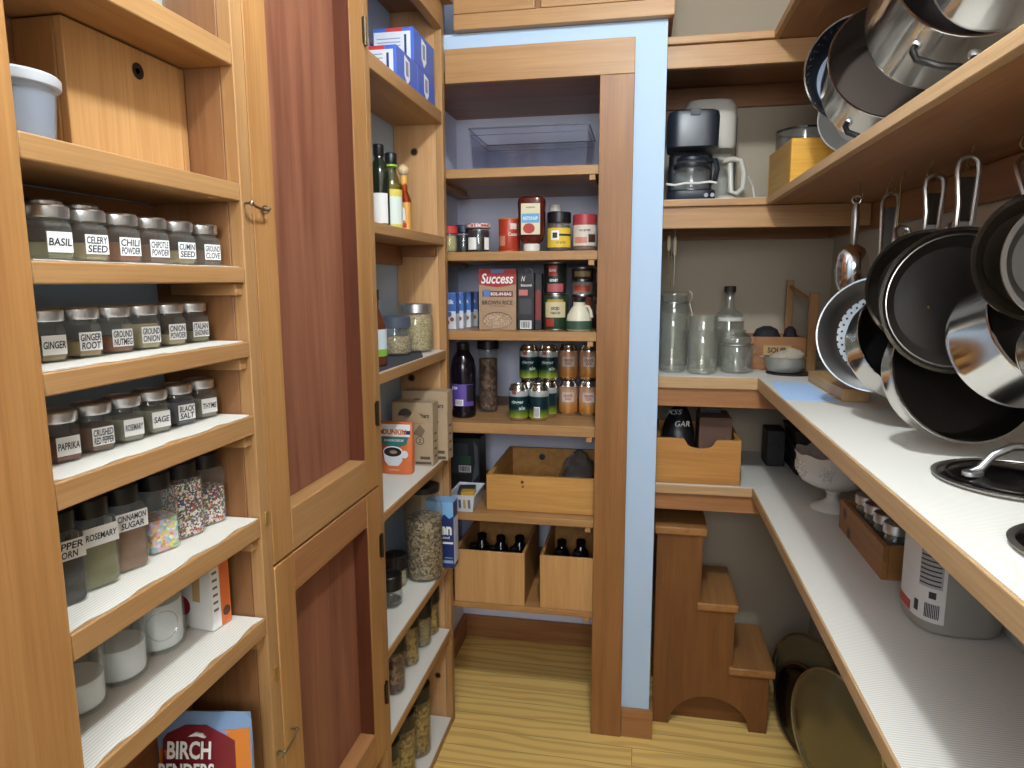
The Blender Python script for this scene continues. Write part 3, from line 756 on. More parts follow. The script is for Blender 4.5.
pp = poly(t, 'teal_banner', f, [(-.040, .029), (.040, .029), (.036, .012), (.015, .004), (-.015, .004), (-.036, .012)], plain('banner teal', '#2f6f6b', .5), .0016)
text(pp, 'DUNKIN DECAF', f, 0, .020, .056, .006, WHITE, .02, h=.0028)
f = Fr((0, -.0225, 0), (1, 0, 0))
c = poly(t, 'cup_picture', f, [(-.031, .062), (.025, .062), (.023, .036), (.012, .023), (-.016, .023), (-.027, .036)], plain('cup white print', '#dcdfe4', .5), .0016)
disc(c, 'coffee_picture', f, -.003, .060, .028, plain('cup rim white', '#e8e8ea', .5), .0019, .55); disc(c, 'coffee_picture', f, -.003, .060, .025, plain('coffee brown', '#2a1c16', .4), .0022, .5)
disc(c, 'foam_swirl', f, -.001, .060, .011, plain('foam grey', '#8d847c', .5), .0025, .45); disc(c, 'cup_handle_picture', f, .030, .054, .010, plain('cup white print', '#dcdfe4', .5), .0014)
text(t, 'ORIGINAL', f, 0, .012, .03, .004, plain('coffee print pale', '#e8c9a8', .5), .0, h=.0015)

# big seed jar, blue carton, small lidded jars
Z = .566
sun = granular('sunflower seeds', ['#7a6650', '#9c8568', '#5a4a3c', '#b09a7c'], 170)
t = round_jar('seed_jar', 'big clear jar of grey-brown seeds under the white shelf', 'jar', (-.632, 1.891, Z), .058, .275, sun, .72, None, .80, None, GLASSC, .016, 36, .16)
MB().lathe([(.049, .268), (.0495, .269), (.0495, .285), (.046, .2865)], 30).build('lid', BLACKP, t)
t = thing('blue_white_carton', 'navy and light blue carton with white letters squeezed beside the big seed jar', 'carton', (-.601, 1.979, Z))
t.scale = (1.22, 1, 1.16)
box('carton_body', navy, t, -.036, -.024, 0, .036, .024, .185, .001)
f = FY(0, -.024, 0)
p = poly(t, 'light_blue_top', f, [(-.0355, .184), (.0355, .184), (.0355, .146), (.025, .138), (.012, .150), (-.002, .136), (-.016, .148), (-.0355, .138)], plain('sky blue print', '#7fb0de', .5), .0005)
text(t, 'en', f, .016, .105, .030, .024, WHITE, .04)
text(t, 'snd', f, .016, .086, .018, .007, WHITE, .02)
panel(t, 'print_line', f, .006, .068, .034, .0735, WHITE); panel(t, 'print_line', f, .012, .028, .032, .030, plain('print grey blue', '#8ea0c0', .5)); panel(t, 'print_line', f, .008, .014, .034, .022, plain('print grey blue', '#8ea0c0', .5))
f = FX(.036, 0, 0); panel(t, 'white_side', f, -.0225, .012, .0235, .14, plain('side panel pale blue', '#c5d0e2', .5), .0005)
MB().prism([(-.025, .185), (.025, .185), (.025, .1865), (-.025, .1865)], -.037, .037, 'x').build('top_flap', plain('sky blue print', '#7fb0de', .5), t)
oat = granular('rolled oats', ['#c9b890', '#b5a37b', '#d6c7a2', '#a8966e'], 150)
round_jar('black_lidded_jar', 'short jar of pale oats with a black lid beside the big seed jar', 'jar', (-.696, 1.816, Z), .034, .095, oat, .9, BLACKP, .92, 'black lidded jars', None, .03)
round_jar('black_lidded_jar', 'short jar with dark contents and a black lid beside the cupboard edge', 'jar', (-.668, 1.695, Z), .034, .088, plain('dark beans', '#22201f', .5), .25, BLACKP, .9, 'black lidded jars', None, .03)
round_jar('black_lidded_jar', 'jar with a black lid at the back wall behind the short oats jar', 'jar', (-.703, 1.745, Z), .030, .115, oat, .9, BLACKP, .92, 'black lidded jars', None, .028)
# pasta jars
pasta = granular('golden pasta', ['#8a6a30', '#a3803e', '#6e5322', '#b08f4e'], 110)
rice_ = granular('beige rice', ['#94805a', '#a8946c', '#7e6a46'], 240)
beans = granular('purple beans', ['#6a4a3c', '#8b6552', '#9a7a62', '#54382e'], 90)
Z = .338
for (x, y, fill, w, hh) in ((-.650, 1.652, beans, 'of brown dried beans next to the cupboard, second white shelf up', .165), (-.657, 1.790, pasta, 'of short pasta, second from cupboard, second white shelf up', .165),
        (-.653, 1.900, rice_, 'of beige grain with dark lid, third from cupboard, second white shelf up', .14), (-.650, 1.972, pasta, 'of golden pasta against the end panel, second white shelf up', .15)):
    round_jar('pasta_jar', 'glass jar '+w, 'jar', (x, y, Z), .0345, hh, fill, .95, BLACKP, .94, 'dry goods jars on the low shelves', GLASSC, .034)
Z = .0246
for (x, y, w) in ((-.648, 1.565, 'beside the cupboard'), (-.648, 1.690, 'middle of the three'), (-.646, 1.826, 'beside the end panel')):
    round_jar('pasta_jar', 'tall black-lidded pasta jar on the lowest white shelf, '+w, 'jar', (x, y, Z), .042, .225, pasta, .9, BLACKP, .9, 'dry goods jars on the low shelves', GLASSC, .036)

# ------------------------------------------------------------------ alcove contents
def can(name, label, loc, r, h, body, cat='can', group=None, rim=STEELB):
    t = thing(name, label, cat, loc, 0, group)
    MB().lathe([(r*.93, 0), (r*1.02, .001), (r*1.02, .003), (r, .004), (r, h-.004), (r*1.02, h-.003), (r*1.02, h-.0005), (r*.96, h-.0005), (r*.94, h-.003)], 32).build('tin', rim, t)
    p = MB().lathe([(r+.0003, .0045), (r+.0006, .005), (r+.0006, h-.005), (r+.0003, h-.0045)], 32, cap=(False, False)).build('paper_label', body, t)
    return t, p
def soda(name, label, loc, body, group, r=.0315, h=.117):
    t = thing(name, label, 'drink can', loc, 0, group)
    MB().lathe([(r*.74, 0), (r*.78, .0005), (r*.99, .010), (r, .012), (r, h-.018), (r*.97, h-.013), (r*.82, h-.003), (r*.83, h-.001), (r*.81, h), (r*.78, h-.001), (r*.76, h-.004)], 32).build('can_body', STEEL, t)
    p = MB().lathe([(r+.0003, .0125), (r+.0003, h-.0185)], 32, cap=(False, False)).build('printed_wrap', body, t)
    m = MB(); ring = [(.008*math.cos(a), .006+.010*math.sin(a), h-.0028) for a in [2*PI*i/12 for i in range(12)]]; m.tube(ring, .0012, 6, True)
    m.build('pull_tab', SILVER, t)
    return t, p
A0 = math.radians(-90)+.18   # label azimuth of things in the alcove

# top board: clear bin
t = thing('clear_bin', 'clear plastic bin alone on the topmost alcove board', 'bin', (-.375, 2.40, 1.7855))
gb = glass('clear acrylic', '#f0f1f5', .1, .8)
m = MB()
def shell(w0, d0, w1, d1, h, tck):
    return [[(-w0, -d0, 0), (w0, -d0, 0), (w0, d0, 0), (-w0, d0, 0)], [(-w1, -d1, h), (w1, -d1, h), (w1, d1, h), (-w1, d1, h)],
            [(-w1+tck, -d1+tck, h), (w1-tck, -d1+tck, h), (w1-tck, d1-tck, h), (-w1+tck, d1-tck, h)], [(-w0+tck, -d0+tck, tck), (w0-tck, -d0+tck, tck), (w0-tck, d0-tck, tck), (-w0+tck, d0-tck, tck)]]
m.loft(shell(.185, .13, .195, .14, .155, .003)).build('bin_body', gb, t, smooth=0)
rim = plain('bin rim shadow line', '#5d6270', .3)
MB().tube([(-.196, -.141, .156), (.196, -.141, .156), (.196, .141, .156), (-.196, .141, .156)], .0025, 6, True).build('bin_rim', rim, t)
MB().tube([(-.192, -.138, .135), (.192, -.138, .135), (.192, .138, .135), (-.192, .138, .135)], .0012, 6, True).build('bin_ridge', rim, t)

Z = 1.5405
t = round_jar('mustard_jar', 'small pale yellow jar with a red lid next to the open shelf side', 'jar', (-.606, 2.135, Z), .026, .082, plain('pale mustard', '#b9a865', .6), .95, redp, .9)
t = round_jar('dark_jar', 'dark jar with a dark blue lid behind the gingham lidded jam', 'jar', (-.572, 2.183, Z), .030, .088, plain('dark preserve', '#24222a', .4), .95, plain('navy lid', '#20263a', .4), .92, gl=GLASSC)
t = round_jar('jam_jar', 'dark jam jar with a red and white gingham lid', 'jar', (-.512, 2.140, Z), .037, .086, plain('dark jam', '#1b0f12', .3), .96, None, .95, None, GLASSC, .014, 12)
k = NT('gingham check'); tc = k.n('ShaderNodeTexCoord'); ck = k.n('ShaderNodeTexChecker'); ck.inputs['Scale'].default_value = 130
ck.inputs['Color1'].default_value = lin('#b8403c'); ck.inputs['Color2'].default_value = lin('#e3dcd8'); k.l(tc.outputs['Object'], ck.inputs['Vector']); k.l(ck.outputs[0], k.b.inputs['Base Color'])
MB().lathe([(.0385, .075), (.0390, .076), (.0390, .086), (.037, .088), (.02, .0885)], 30).build('lid', k.m, t)
cband(t, 'paper_label', .0373, A0-1.0, A0-.15, .008, .045, WHITE); cband(t, 'paper_label', .0373, A0+.55, A0+1.1, .008, .045, WHITE)
t, p = can('spice_tin', 'orange-red paper tin with an orange lid between the jam and the upturned ketchup', (-.418, 2.162, Z), .033, .104, plain('tin red', '#a83a22', .4), 'tin', None, plain('tin orange lid', '#c0652a', .4))
ctext(p, 'Cacao', .0340, A0+.35, .055, .030, .010, WHITE); cband(p, 'round_mark', .0338, A0+.1, A0+.75, .070, .088, plain('tin white mark', '#dcc9bb', .5))
cband(p, 'print_line', .0338, A0-1.2, A0-.4, .02, .05, plain('tin pale print', '#c9836a', .5))
t = thing('ketchup_bottle', 'upside-down ketchup bottle with a cream and blue label on its white cap', 'bottle', (-.340, 2.120, Z))
kg = plain('ketchup red brown', '#4f1712', .18)
MB().lathe([(.024, 0), (.0255, .002), (.0255, .022), (.023, .0235)], 28).build('cap', WHITEP, t)
MB().squircle([(.024, .018, .024, 2.4), (.034, .024, .034, 2.6), (.040, .027, .055, 3), (.042, .028, .085, 3.2), (.0415, .028, .120, 3.2), (.043, .028, .145, 3), (.040, .026, .158, 3), (.030, .02, .163, 2.6), (.028, .018, .165, 2.6)]).build('bottle_body', kg, t)
f = FY(0, -.0293, 0); p = panel(t, 'paper_label', f, -.028, .050, .030, .142, plain('label cream', '#d3c9a8', .5), .001)
panel(p, 'blue_band', f, -.026, .085, .028, .112, plain('label sky blue', '#5f9bc7', .5), .0014); disc(p, 'tomato_picture', f, -.004, .068, .018, plain('tomato red', '#a52a1d', .4), .0014, .85)
text(p, 'KETCHUP', f, .001, .098, .044, .010, WHITE, .02, h=.002); text(p, 'organic', f, .001, .130, .028, .006, INK, h=.0015)
t = bottle('white_capped_bottle', 'dark bottle with a white cap standing behind the ketchup and the yellow labelled jar', 'bottle', (-.283, 2.245, Z),
    [(.026, 0), (.027, .003), (.027, .115), (.017, .130)], plain('brown bottle', '#3a2a22', .3), [(.02, .131), (.0205, .132), (.0205, .150), (.018, .152)], WHITEP)
t = round_jar('nut_butter_jar', 'jar with a black lid and bright yellow label on the second alcove board', 'jar', (-.259, 2.145, Z), .0365, .118, plain('amber spread', '#5f2c14', .4), .97, BLACKP, .93, None, None, .022)
p = cband(t, 'paper_label', .037, A0-1.3, A0+1.3, .012, .070, plain('label bright yellow', '#d9ba3a', .5))
cband(p, 'dark_band', .0374, A0-.2, A0+1.3, .046, .052, INK); q = cband(p, 'round_mark', .0376, A0-.75, A0-.05, .034, .062, WHITE); cband(q, 'bee_mark', .0379, A0-.6, A0-.2, .040, .056, plain('mark dark', '#3a3226', .5))
text_ = ctext(p, 'NUT BUTTER', .0378, A0+.1, .026, .030, .006, INK)
t = round_jar('peanut_butter_jar', 'jar with a red lid and white label beside the casing', 'jar', (-.180, 2.150, Z), .0365, .110, plain('peanut butter', '#8a5a34', .5), .97, plain('lid brick red', '#a3383a', .4), .93, None, None, .022)
p = cband(t, 'paper_label', .037, A0-1.3, A0+1.3, .016, .078, plain('label cream white', '#cfc5b8', .5))
ctext(p, 'nut spread', .0376, A0-.1, .062, .034, .010, INK); cband(p, 'bean_picture', .0376, A0+.2, A0+.9, .026, .050, plain('bean brown', '#4b2c20', .5)); cband(p, 'red_print', .0374, A0-1.0, A0+.1, .024, .042, plain('print pink', '#c27f70', .5))

Z = 1.2985
for i in range(5):
    t = thing('milk_carton', ('blue and white almond milk carton with MILK lettering at the front of its row', 'blue and white milk carton second in its row', 'blue and white milk carton in the middle of its row', 'blue and white milk carton fourth in its row', 'blue and white milk carton last in its row beside the rice box')[i], 'carton', (-.610+.0120*i, 2.150+.050*i, Z), 0, 'small milk cartons in a row')
    box('carton_body', plain('milk carton white', '#cfd3da', .45), t, -.0225, -.022, 0, .0225, .022, .116, .001)
    f = FY(0, -.022, 0); p = panel(t, 'blue_print', f, -.0222, .058, .0222, .1155, plain('milk blue', '#3f68ad', .45)); text(p, 'Milk', f, .002, .088, .03, .014, WHITE, .03)
    disc(t, 'almond_picture', f, -.006, .022, .008, plain('almond brown', '#8a5433', .5)); disc(t, 'almond_picture', f, .010, .032, .007, plain('almond brown', '#8a5433', .5)); disc(t, 'splash_picture', f, .0, .048, .009, plain('milk blue', '#3f68ad', .45))
    f = FX(.0225, 0, 0); panel(t, 'blue_side', f, -.0215, .05, .0215, .1155, plain('milk blue', '#3f68ad', .45))
    MB().prism([(-.0215, .116), (.0215, .116), (.0215, .1175), (-.0215, .1175)], -.022, .022, 'x').build('top_flap', plain('milk blue', '#3f68ad', .45), t)
t = thing('rice_box', 'tall tan and red brown rice box standing on the third alcove board', 'box', (-.451, 2.150, Z))
ricet = plain('rice box tan', '#a5876a', .55); ricer = plain('rice box red', '#a3242c', .45)
box('carton_body', ricet, t, -.060, -.022, 0, .060, .022, .191, .001)
f = FY(0, -.022, 0)
p = poly(t, 'red_banner', f, [(-.0595, .1905), (.0595, .1905), (.0595, .143), (.03, .137), (0, .134), (-.03, .137), (-.0595, .143)], ricer, .0005)
text(p, 'Success', f, 0, .161, .104, .032, WHITE, .02, .25); panel(p, 'blue_tab', f, -.020, .178, .020, .188, plain('tab blue', '#5a7ab0', .5), .0008)
p = panel(t, 'maroon_band', f, -.048, .104, .050, .122, plain('rice box maroon', '#6f1f22', .45)); text(p, 'BOIL-IN-BAG', f, .012, .113, .066, .010, WHITE, .03); panel(p, 'bag_picture', f, -.044, .104, -.024, .127, plain('tab blue', '#5a7ab0', .5), .0008)
text(t, 'BROWN RICE', f, 0, .086, .098, .013, plain('print brown black', '#33241b', .5), .02); text(t, 'whole grain', f, 0, .075, .05, .004, plain('print brown black', '#33241b', .5), 0)
p = disc(t, 'bowl_picture', f, 0, .030, .048, plain('bowl brown line', '#5e4632', .5), .0005, .56); disc(p, 'rice_picture', f, 0, .029, .046, granular('rice print', ['#b59a80', '#c3aa92', '#94795f'], 420), .0008, .54)
blkc = plain('black carton', '#1c1b1f', .4)
t = thing('black_carton', 'black carton with pink print and a barcode next to the rice box', 'carton', (-.360, 2.150, Z))
box('carton_body', blkc, t, -.0255, -.022, 0, .0255, .022, .178, .001); f = FY(0, -.022, 0)
panel(t, 'pink_panel', f, -.022, .108, .006, .126, plain('print salmon', '#c0706a', .5)); barcode(t, f, -.018, .004, .018, .030); text(t, 'N', f, -.008, .160, .012, .016, WHITE, 0, .3); text(t, 'biscotti', f, .002, .140, .034, .008, WHITE, .02)
panel(t, 'grey_print', f, -.020, .05, .018, .098, plain('print charcoal', '#3c3a40', .5))
m = MB().tube([(.012*math.cos(PI*i/8)+.006, .0, .178+.014*math.sin(PI*i/8)) for i in range(9)], .0012, 6); m.build('string_handle', plain('grey string', '#8a8a90', .6), t)
t = thing('black_carton', 'narrower black carton with a red edge stripe touching the stacked cans', 'carton', (-.3235, 2.172, Z))
box('carton_body', blkc, t, -.0105, -.022, 0, .0105, .022, .176, .001); f = FY(0, -.022, 0); poly(t, 'red_stripe', f, [(-.009, .03), (.008, .03), (.008, .12), (0, .128), (-.009, .12)], plain('stripe dark red', '#7c2a2a', .5))
# stacked food cans
gcan = plain('can dark green', '#1f3a24', .4)
t, p = can('food_can', 'wide green tomato can with cream label, bottom of the stack beside the black cartons', (-.270, 2.165, Z), .040, .110, gcan, 'can', 'food cans in the alcove')
q = cband(p, 'cream_panel', .0411, A0-.95, A0+.75, .040, .088, plain('can cream', '#c9bb92', .5)); ctext(q, 'DICED', .0417, A0-.1, .068, .026, .010, plain('can navy text', '#2b3358', .5), .04); ctext(q, 'TOMATOES', .0417, A0-.1, .054, .032, .008, plain('can navy text', '#2b3358', .5), .03)
cband(p, 'tomato_picture', .0412, A0-.9, A0-.2, .012, .036, plain('can tomato red', '#9c2f2a', .5)); cband(p, 'gold_arc', .0413, A0-.75, A0+.55, .088, .096, plain('can gold', '#b08d3a', .5))
t, p = can('food_can', 'dark bean can with a red label stacked on the wide green can', (-.272, 2.165, Z+.1105), .035, .100, plain('can black green', '#16211b', .4), 'can', 'food cans in the alcove')
q = cband(p, 'red_shield', .0361, A0-.7, A0+.1, .058, .088, plain('can red', '#9c2a2c', .5)); ctext(q, 'BEANS', .0366, A0-.3, .075, .022, .009, WHITE, .03); cband(p, 'bean_picture', .0361, A0-.8, A0+.7, .008, .034, plain('can bean pink', '#a3525a', .5)); ctext(p, 'KIDNEY', .0366, A0-.2, .044, .026, .008, WHITE, .03)
for i, (z, hh, c1, c2, w) in enumerate(((0, .105, '#5a2c22', '#b8a58c', 'at the bottom of the stack behind the white jug'), (.1055, .048, '#8c8078', '#b14a35', 'in the middle of the stack behind the white jug'), (.154, .041, '#34261f', '#8f7a52', 'at the top of the stack behind the white jug'))):
    t, p = can('food_can', 'food can '+w, (-.192, 2.225, Z+z), .034, hh, plain('can wrap '+c1, c1, .45), 'can', 'food cans in the alcove')
    cband(p, 'printed_band', .0351, A0-.9, A0+.7, hh*.3, hh*.7, plain('can band '+c2, c2, .5))
for i, (z, w) in enumerate(((0, 'lower'), (.0975, 'upper'))):
    t, p = can('food_can', w+' of the two dark cans half hidden behind the casing on the third alcove board', (-.121, 2.195, Z+z), .034, .097, plain('can dark brown', '#241d1a', .45), 'can', 'food cans in the alcove')
    cband(p, 'round_mark', .0351, A0-.9, A0-.2, .05, .08, plain('can grey mark', '#8d8578', .5))
t = thing('syrup_jug', 'small cream syrup jug with dark cap and green band in front of the cans', 'jug', (-.192, 2.120, Z))
MB().lathe([(.034, 0), (.0385, .004), (.0395, .030), (.036, .050), (.024, .070), (.0185, .077), (.0185, .088)], 32).build('jug_body', plain('jug cream', '#d4cdb6', .35), t)
MB().lathe([(.0195, .0885), (.020, .090), (.020, .102), (.018, .104)], 24).build('cap', plain('cap dark brown', '#241a17', .4), t)
cband(t, 'green_band', .0402, A0-1.7, A0+1.7, .006, .032, plain('jug green', '#34503f', .5))
MB().tube([(.0195, -.008, .076), (.030, -.012, .074), (.037, -.012, .060), (.040, -.010, .042)], .0045, 8).build('jug_handle', plain('jug cream', '#d4cdb6', .35), t)

Z = 1.0085
t = bottle('juice_bottle', 'big dark juice bottle with a purple label on the fourth alcove board', 'bottle', (-.575, 2.165, Z),
    [(.036, 0), (.041, .006), (.041, .095), (.0415, .12), (.041, .16), (.036, .19), (.022, .215), (.018, .225)], plain('dark grape glass', '#140f18', .15), [(.02, .222), (.0205, .223), (.0205, .243), (.018, .245)], BLACKP)
p = cband(t, 'paper_label', .0420, A0-1.5, A0+.95, .040, .112, plain('label purple', '#5a4596', .45)); ctext(p, 'grape', .0426, A0-.7, .098, .024, .011, WHITE, .03)
q = cband(p, 'barcode_panel', .0425, A0-.6, A0+.05, .042, .062, WHITE)
for i in range(7): cband(q, 'barcode', .0428, A0-.53+.075*i, A0-.50+.075*i, .045, .060, INK, seg=1)
cband(p, 'dark_leaf_print', .0424, A0+.3, A0+.95, .055, .110, plain('label ink', '#1d1a26', .5))
t = round_jar('nut_canister', 'tall clear canister of brown nuts with a black lid beside the juice bottle', 'canister', (-.516, 2.275, Z), .034, .245, granular('brown nuts', ['#4a2c1e', '#6b4630', '#382117', '#7d5840'], 75), .86, BLACKP, 1.0, None, GLASSC, .02, 32, .02)
def ramp_mat(name, stops, rough=.3, metal=.35):
    key = ('rm', name)
    if key in MATS: return MATS[key]
    k = NT(name); tc = k.n('ShaderNodeTexCoord'); sx = k.n('ShaderNodeSeparateXYZ'); k.l(tc.outputs['Object'], sx.inputs[0])
    mr = k.n('ShaderNodeMapRange'); mr.inputs['From Max'].default_value = .117; k.l(sx.outputs[2], mr.inputs['Value'])
    cr = k.n('ShaderNodeValToRGB'); e = cr.color_ramp.elements
    while len(e) < len(stops): e.new(.5)
    for i, (q, c) in enumerate(stops): e[i].position = q; e[i].color = lin(c)
    k.l(mr.outputs[0], cr.inputs['Fac']); k.l(cr.outputs[0], k.b.inputs['Base Color'])
    k.b.inputs['Roughness'].default_value = rough; k.b.inputs['Metallic'].default_value = metal
    MATS[key] = k.m
    return k.m
gale = ramp_mat('ginger ale print', [(.08, '#a8b545'), (.22, '#6f8a2e'), (.36, '#123038'), (.68, '#10333c'), (.70, '#b3bab8'), (.95, '#c3c8c8')])
oran = ramp_mat('orange soda print', [(.05, '#b8702a'), (.25, '#c98a45'), (.5, '#c9a184'), (.75, '#bf9a80'), (.95, '#c56f2a')])
for (x, y, z, w, back) in ((-.384, 2.132, 0, 'front bottom can with its lettering showing', 0), (-.3195, 2.140, 0, 'front bottom can with its barcode showing', 1),
        (-.365, 2.208, 0, 'bottom can standing behind the lettered front can', 0), (-.301, 2.211, 0, 'bottom can standing behind the barcode can', 1),
        (-.364, 2.215, .1175, 'upper can farther from the orange cans', 0), (-.300, 2.218, .1175, 'upper can beside the orange cans', 0)):
    t, p = soda('ginger_ale_can', 'green and silver ginger ale can, '+w, (x, y, Z+z), gale, 'ginger ale cans')
    if back:
        q = cband(p, 'barcode_panel', .0322, A0-.55, A0+.05, .014, .048, WHITE)
        for i in range(6): cband(q, 'barcode', .0325, A0-.5+.085*i, A0-.46+.085*i, .017, .045, INK, seg=1)
    else:
        ctext(p, 'ginger', .0322, A0-.15, .062, .042, .014, plain('can mint text', '#bcd0c8', .4), .02); ctext(p, 'ale', .0322, A0+.35, .044, .022, .012, plain('can mint text', '#bcd0c8', .4), .02)
        cband(p, 'red_mark', .0321, A0-.7, A0-.25, .088, .098, plain('can mark red', '#96494a', .5))
for (x, y, z, w) in ((-.237, 2.248, 0, 'lower can of the stack touching the ginger ale'), (-.237, 2.248, .1175, 'upper can of the stack touching the ginger ale'), (-.170, 2.250, 0, 'lower can of the pair beside the casing'), (-.170, 2.250, .1175, 'upper can of the pair beside the casing')):
    t, p = soda('orange_soda_can', 'orange and silver soda can, '+w, (x, y, Z+z), oran, 'orange soda cans')
    q = cband(p, 'round_badge', .0321, A0-.75, A0+.55, .048, .080, plain('can badge white', '#cdbcae', .4)); ctext(q, 'ORANGE\nSODA', .0326, A0-.1, .064, .030, .020, plain('can red text', '#963a32', .4), .03)

Z = .7085
t = thing('black_box', 'black printed carton in the corner behind the white basket', 'box', (-.620, 2.36, Z))
box('carton_body', plain('carton off-black', '#24262b', .45), t, -.062, -.05, 0, .062, .05, .190, .001); f = FY(0, -.05, 0)
p = panel(t, 'grey_panel', f, -.055, .06, .02, .17, plain('print slate', '#3d434c', .5)); panel(p, 'green_label', f, -.010, .095, .030, .125, plain('print green', '#2f5a46', .5), .0009); barcode(t, f, -.015, .065, .03, .090)
poly(t, 'leaf_print', f, [(.03, .02), (.058, .06), (.055, .16), (.04, .18), (.045, .10)], plain('print ash', '#565c66', .5))
t = thing('white_basket', 'small white plastic basket with slotted sides on the fifth alcove board', 'basket', (-.562, 2.140, Z))
t.scale = (.86, .9, .76)
m = MB().loft(shell(.040, .068, .050, .078, .075, .003)); m.build('basket_body', plain('basket white', '#c9ccd4', .45), t, smooth=0)
MB().tube([(-.051, -.079, .075), (.051, -.079, .075), (.051, .079, .075), (-.051, .079, .075)], .003, 6, True).build('basket_rim', plain('basket white', '#c9ccd4', .45), t)
f = Fr((0, -.0735, .03), (1, 0, 0), (0, -.14, 1))
for i, c in enumerate(('#7f8a5a', '#4b5a86', '#b39a4a', '#6f6a72')): poly(t, 'slot', f, [(-.03+.018*i, -.012), (-.021+.018*i, -.012), (-.021+.018*i, .026), (-.03+.018*i, .026)], plain('slot '+c, c, .6), .003)
t = thing('packet', 'dark and yellow packet lying in the white basket', 'packet', (-.562, 2.140, Z+.044), math.radians(10))
box('packet_body', plain('packet charcoal', '#33343a', .4), t, -.028, -.045, 0, .028, .045, .016, .003); box('packet_label', plain('packet yellow', '#c79a3a', .4), t, -.016, -.0455, .002, .029, -.008, .0168, .001)
def crate(name, label, loc, w, d, h, mat_f, mat_s, tck=.012, sidelow=0., group=None, rz=0., knotted=None):
    t = thing(name, label, 'crate', loc, rz, group)
    box('front_board', knotted or mat_f, t, -w, -d, 0, w, -d+tck, h)
    box('back_board', mat_s, t, -w, d-tck, 0, w, d, h+sidelow)
    box('side_board', mat_s, t, -w, -d+tck+.0003, 0, -w+tck, d-tck-.0003, h)
    box('side_board', mat_s, t, w-tck, -d+tck+.0003, 0, w, d-tck-.0003, h)
    box('bottom_board', mat_s, t, -w+tck+.0003, -d+tck+.0003, .001, w-tck-.0003, d-tck-.0003, .010)
    return t
ckn = wood('crate pine with knots', '#b98544', '#d3a05c', 'x', knots=((-.065, -.20, .098, .006), (-.063, -.20, .083, .004)), knotcol='#4a2a14')
t = crate('wooden_crate', 'open pale pine crate on the fifth alcove board holding a clear bag', (-.305, 2.315, Z), .184, .200, .118, crate_w('x'), crate_w('y'), .016, .0, knotted=ckn)
lab(MB().lathe([(.012, 0), (.012, .003), (.008, .0034)], 18).xf(Matrix.Translation((-.055, .1838, .085)) @ Matrix.Rotation(PI/2, 4, 'X')).build('metal_plug', plain('plug grey', '#4d545c', .4, .6), t), 'round grey plug on the inside of the back board')
t = thing('clear_bag', 'crumpled clear plastic bag lying inside the pale pine crate', 'bag', (-.215, 2.33, Z+.012))
m = MB(); rr = random.Random(5); rings = []
for i in range(9):
    z = .15*i/8; q = math.sin(PI*(.12+.86*i/8)); rings.append([((.062*q+.008*rr.uniform(-1, 1))*math.cos(2*PI*j/18)+.012*i/8, (.11*q+.01*rr.uniform(-1, 1))*math.sin(2*PI*j/18), z) for j in range(18)])
m.loft(rings).build('bag_film', glass('crinkled film', '#d9d6d2', .16, 2.5, .12), t, smooth=20)
m = MB(); rings = []
for i in range(6):
    z = .004+.09*i/5; q = math.sin(PI*(.2+.7*i/5)); rings.append([((.055*q)*math.cos(2*PI*j/14), (.10*q)*math.sin(2*PI*j/14), z) for j in range(14)])
m.loft(rings).build('contents', plain('dim contents', '#4b3a2c', .8, noise=.6), t)

Z = .4025
bottle_mat = plain('black glass', '#0d0d10', .12)
for (x0, x1, nm, w) in ((-.590, -.355, ((-.545, 2.16), (-.475, 2.15), (-.405, 2.155), (-.540, 2.26), (-.470, 2.25), (-.405, 2.26)), 'left'), (-.305, -.085, ((-.255, 2.16), (-.190, 2.15), (-.255, 2.25), (-.190, 2.26)), 'right')):
    t = crate('storage_bin', 'low wooden bin full of dark bottles '+('against the open shelf side' if w == 'left' else 'half hidden by the casing'), ((x0+x1)/2, 2.235, Z), (x1-x0)/2, .165, .178, pb, pine('y'), .010, 0, 'low wooden bins under the alcove')
    for n_, (x, y) in enumerate(nm):
        h_ = len(nm)//2; q_ = ('first', 'second', 'third')[n_ % h_]
        b = bottle('dark_bottle', 'dark bottle, '+q_+' in the '+('front' if n_ < h_ else 'back')+' row of the low bin '+('by the open shelves' if w == 'left' else 'by the casing'), 'bottle', (x, y, Z+.0105),
            [(.026, 0), (.029, .004), (.029, .098), (.024, .118), (.014, .132), (.013, .142)], bottle_mat, [(.0155, .136), (.016, .137), (.016, .153), (.014, .155)], plain('dull dark cap', '#2a2a2c', .3, .8), 'dark bottles in the '+w+' bin', 16)

# ------------------------------------------------------------------ corner shelving: upper shelf
Z = 1.6848
cm = plain('coffee maker navy black', '#1c212b', .35)
t = thing('coffee_maker', 'small black drip coffee maker with glass carafe beside the white one', 'coffee maker', (.136, 2.235, Z))
MB().squircle([(.066, .075, 0, 5), (.070, .079, .006, 5), (.070, .079, .030, 5), (.066, .075, .034, 5)]).build('base', cm, t)
MB().squircle([(.066, .022, .034, 5), (.066, .022, .150, 5)], c=(0, .053)).build('back_column', cm, t)
MB().squircle([(.062, .066, .150, 4), (.074, .078, .158, 5), (.076, .080, .245, 5), (.073, .077, .258, 5), (.066, .07, .262, 5)]).build('water_tank', cm, t)
box('lid_notch', plain('notch black', '#0e1016', .5), t, -.012, -.082, .243, .016, -.070, .262, .001)
m = MB().lathe([(.040, .036), (.050, .042), (.053, .075), (.047, .110), (.042, .124)], 32, (.0, -.022), cap=(True, False))
c = m.build('carafe', GLASS, t)
MB().lathe([(.043, .120), (.046, .122), (.046, .130), (.030, .138), (.01, .14)], 32, (0, -.022)).build('carafe_lid', cm, c)
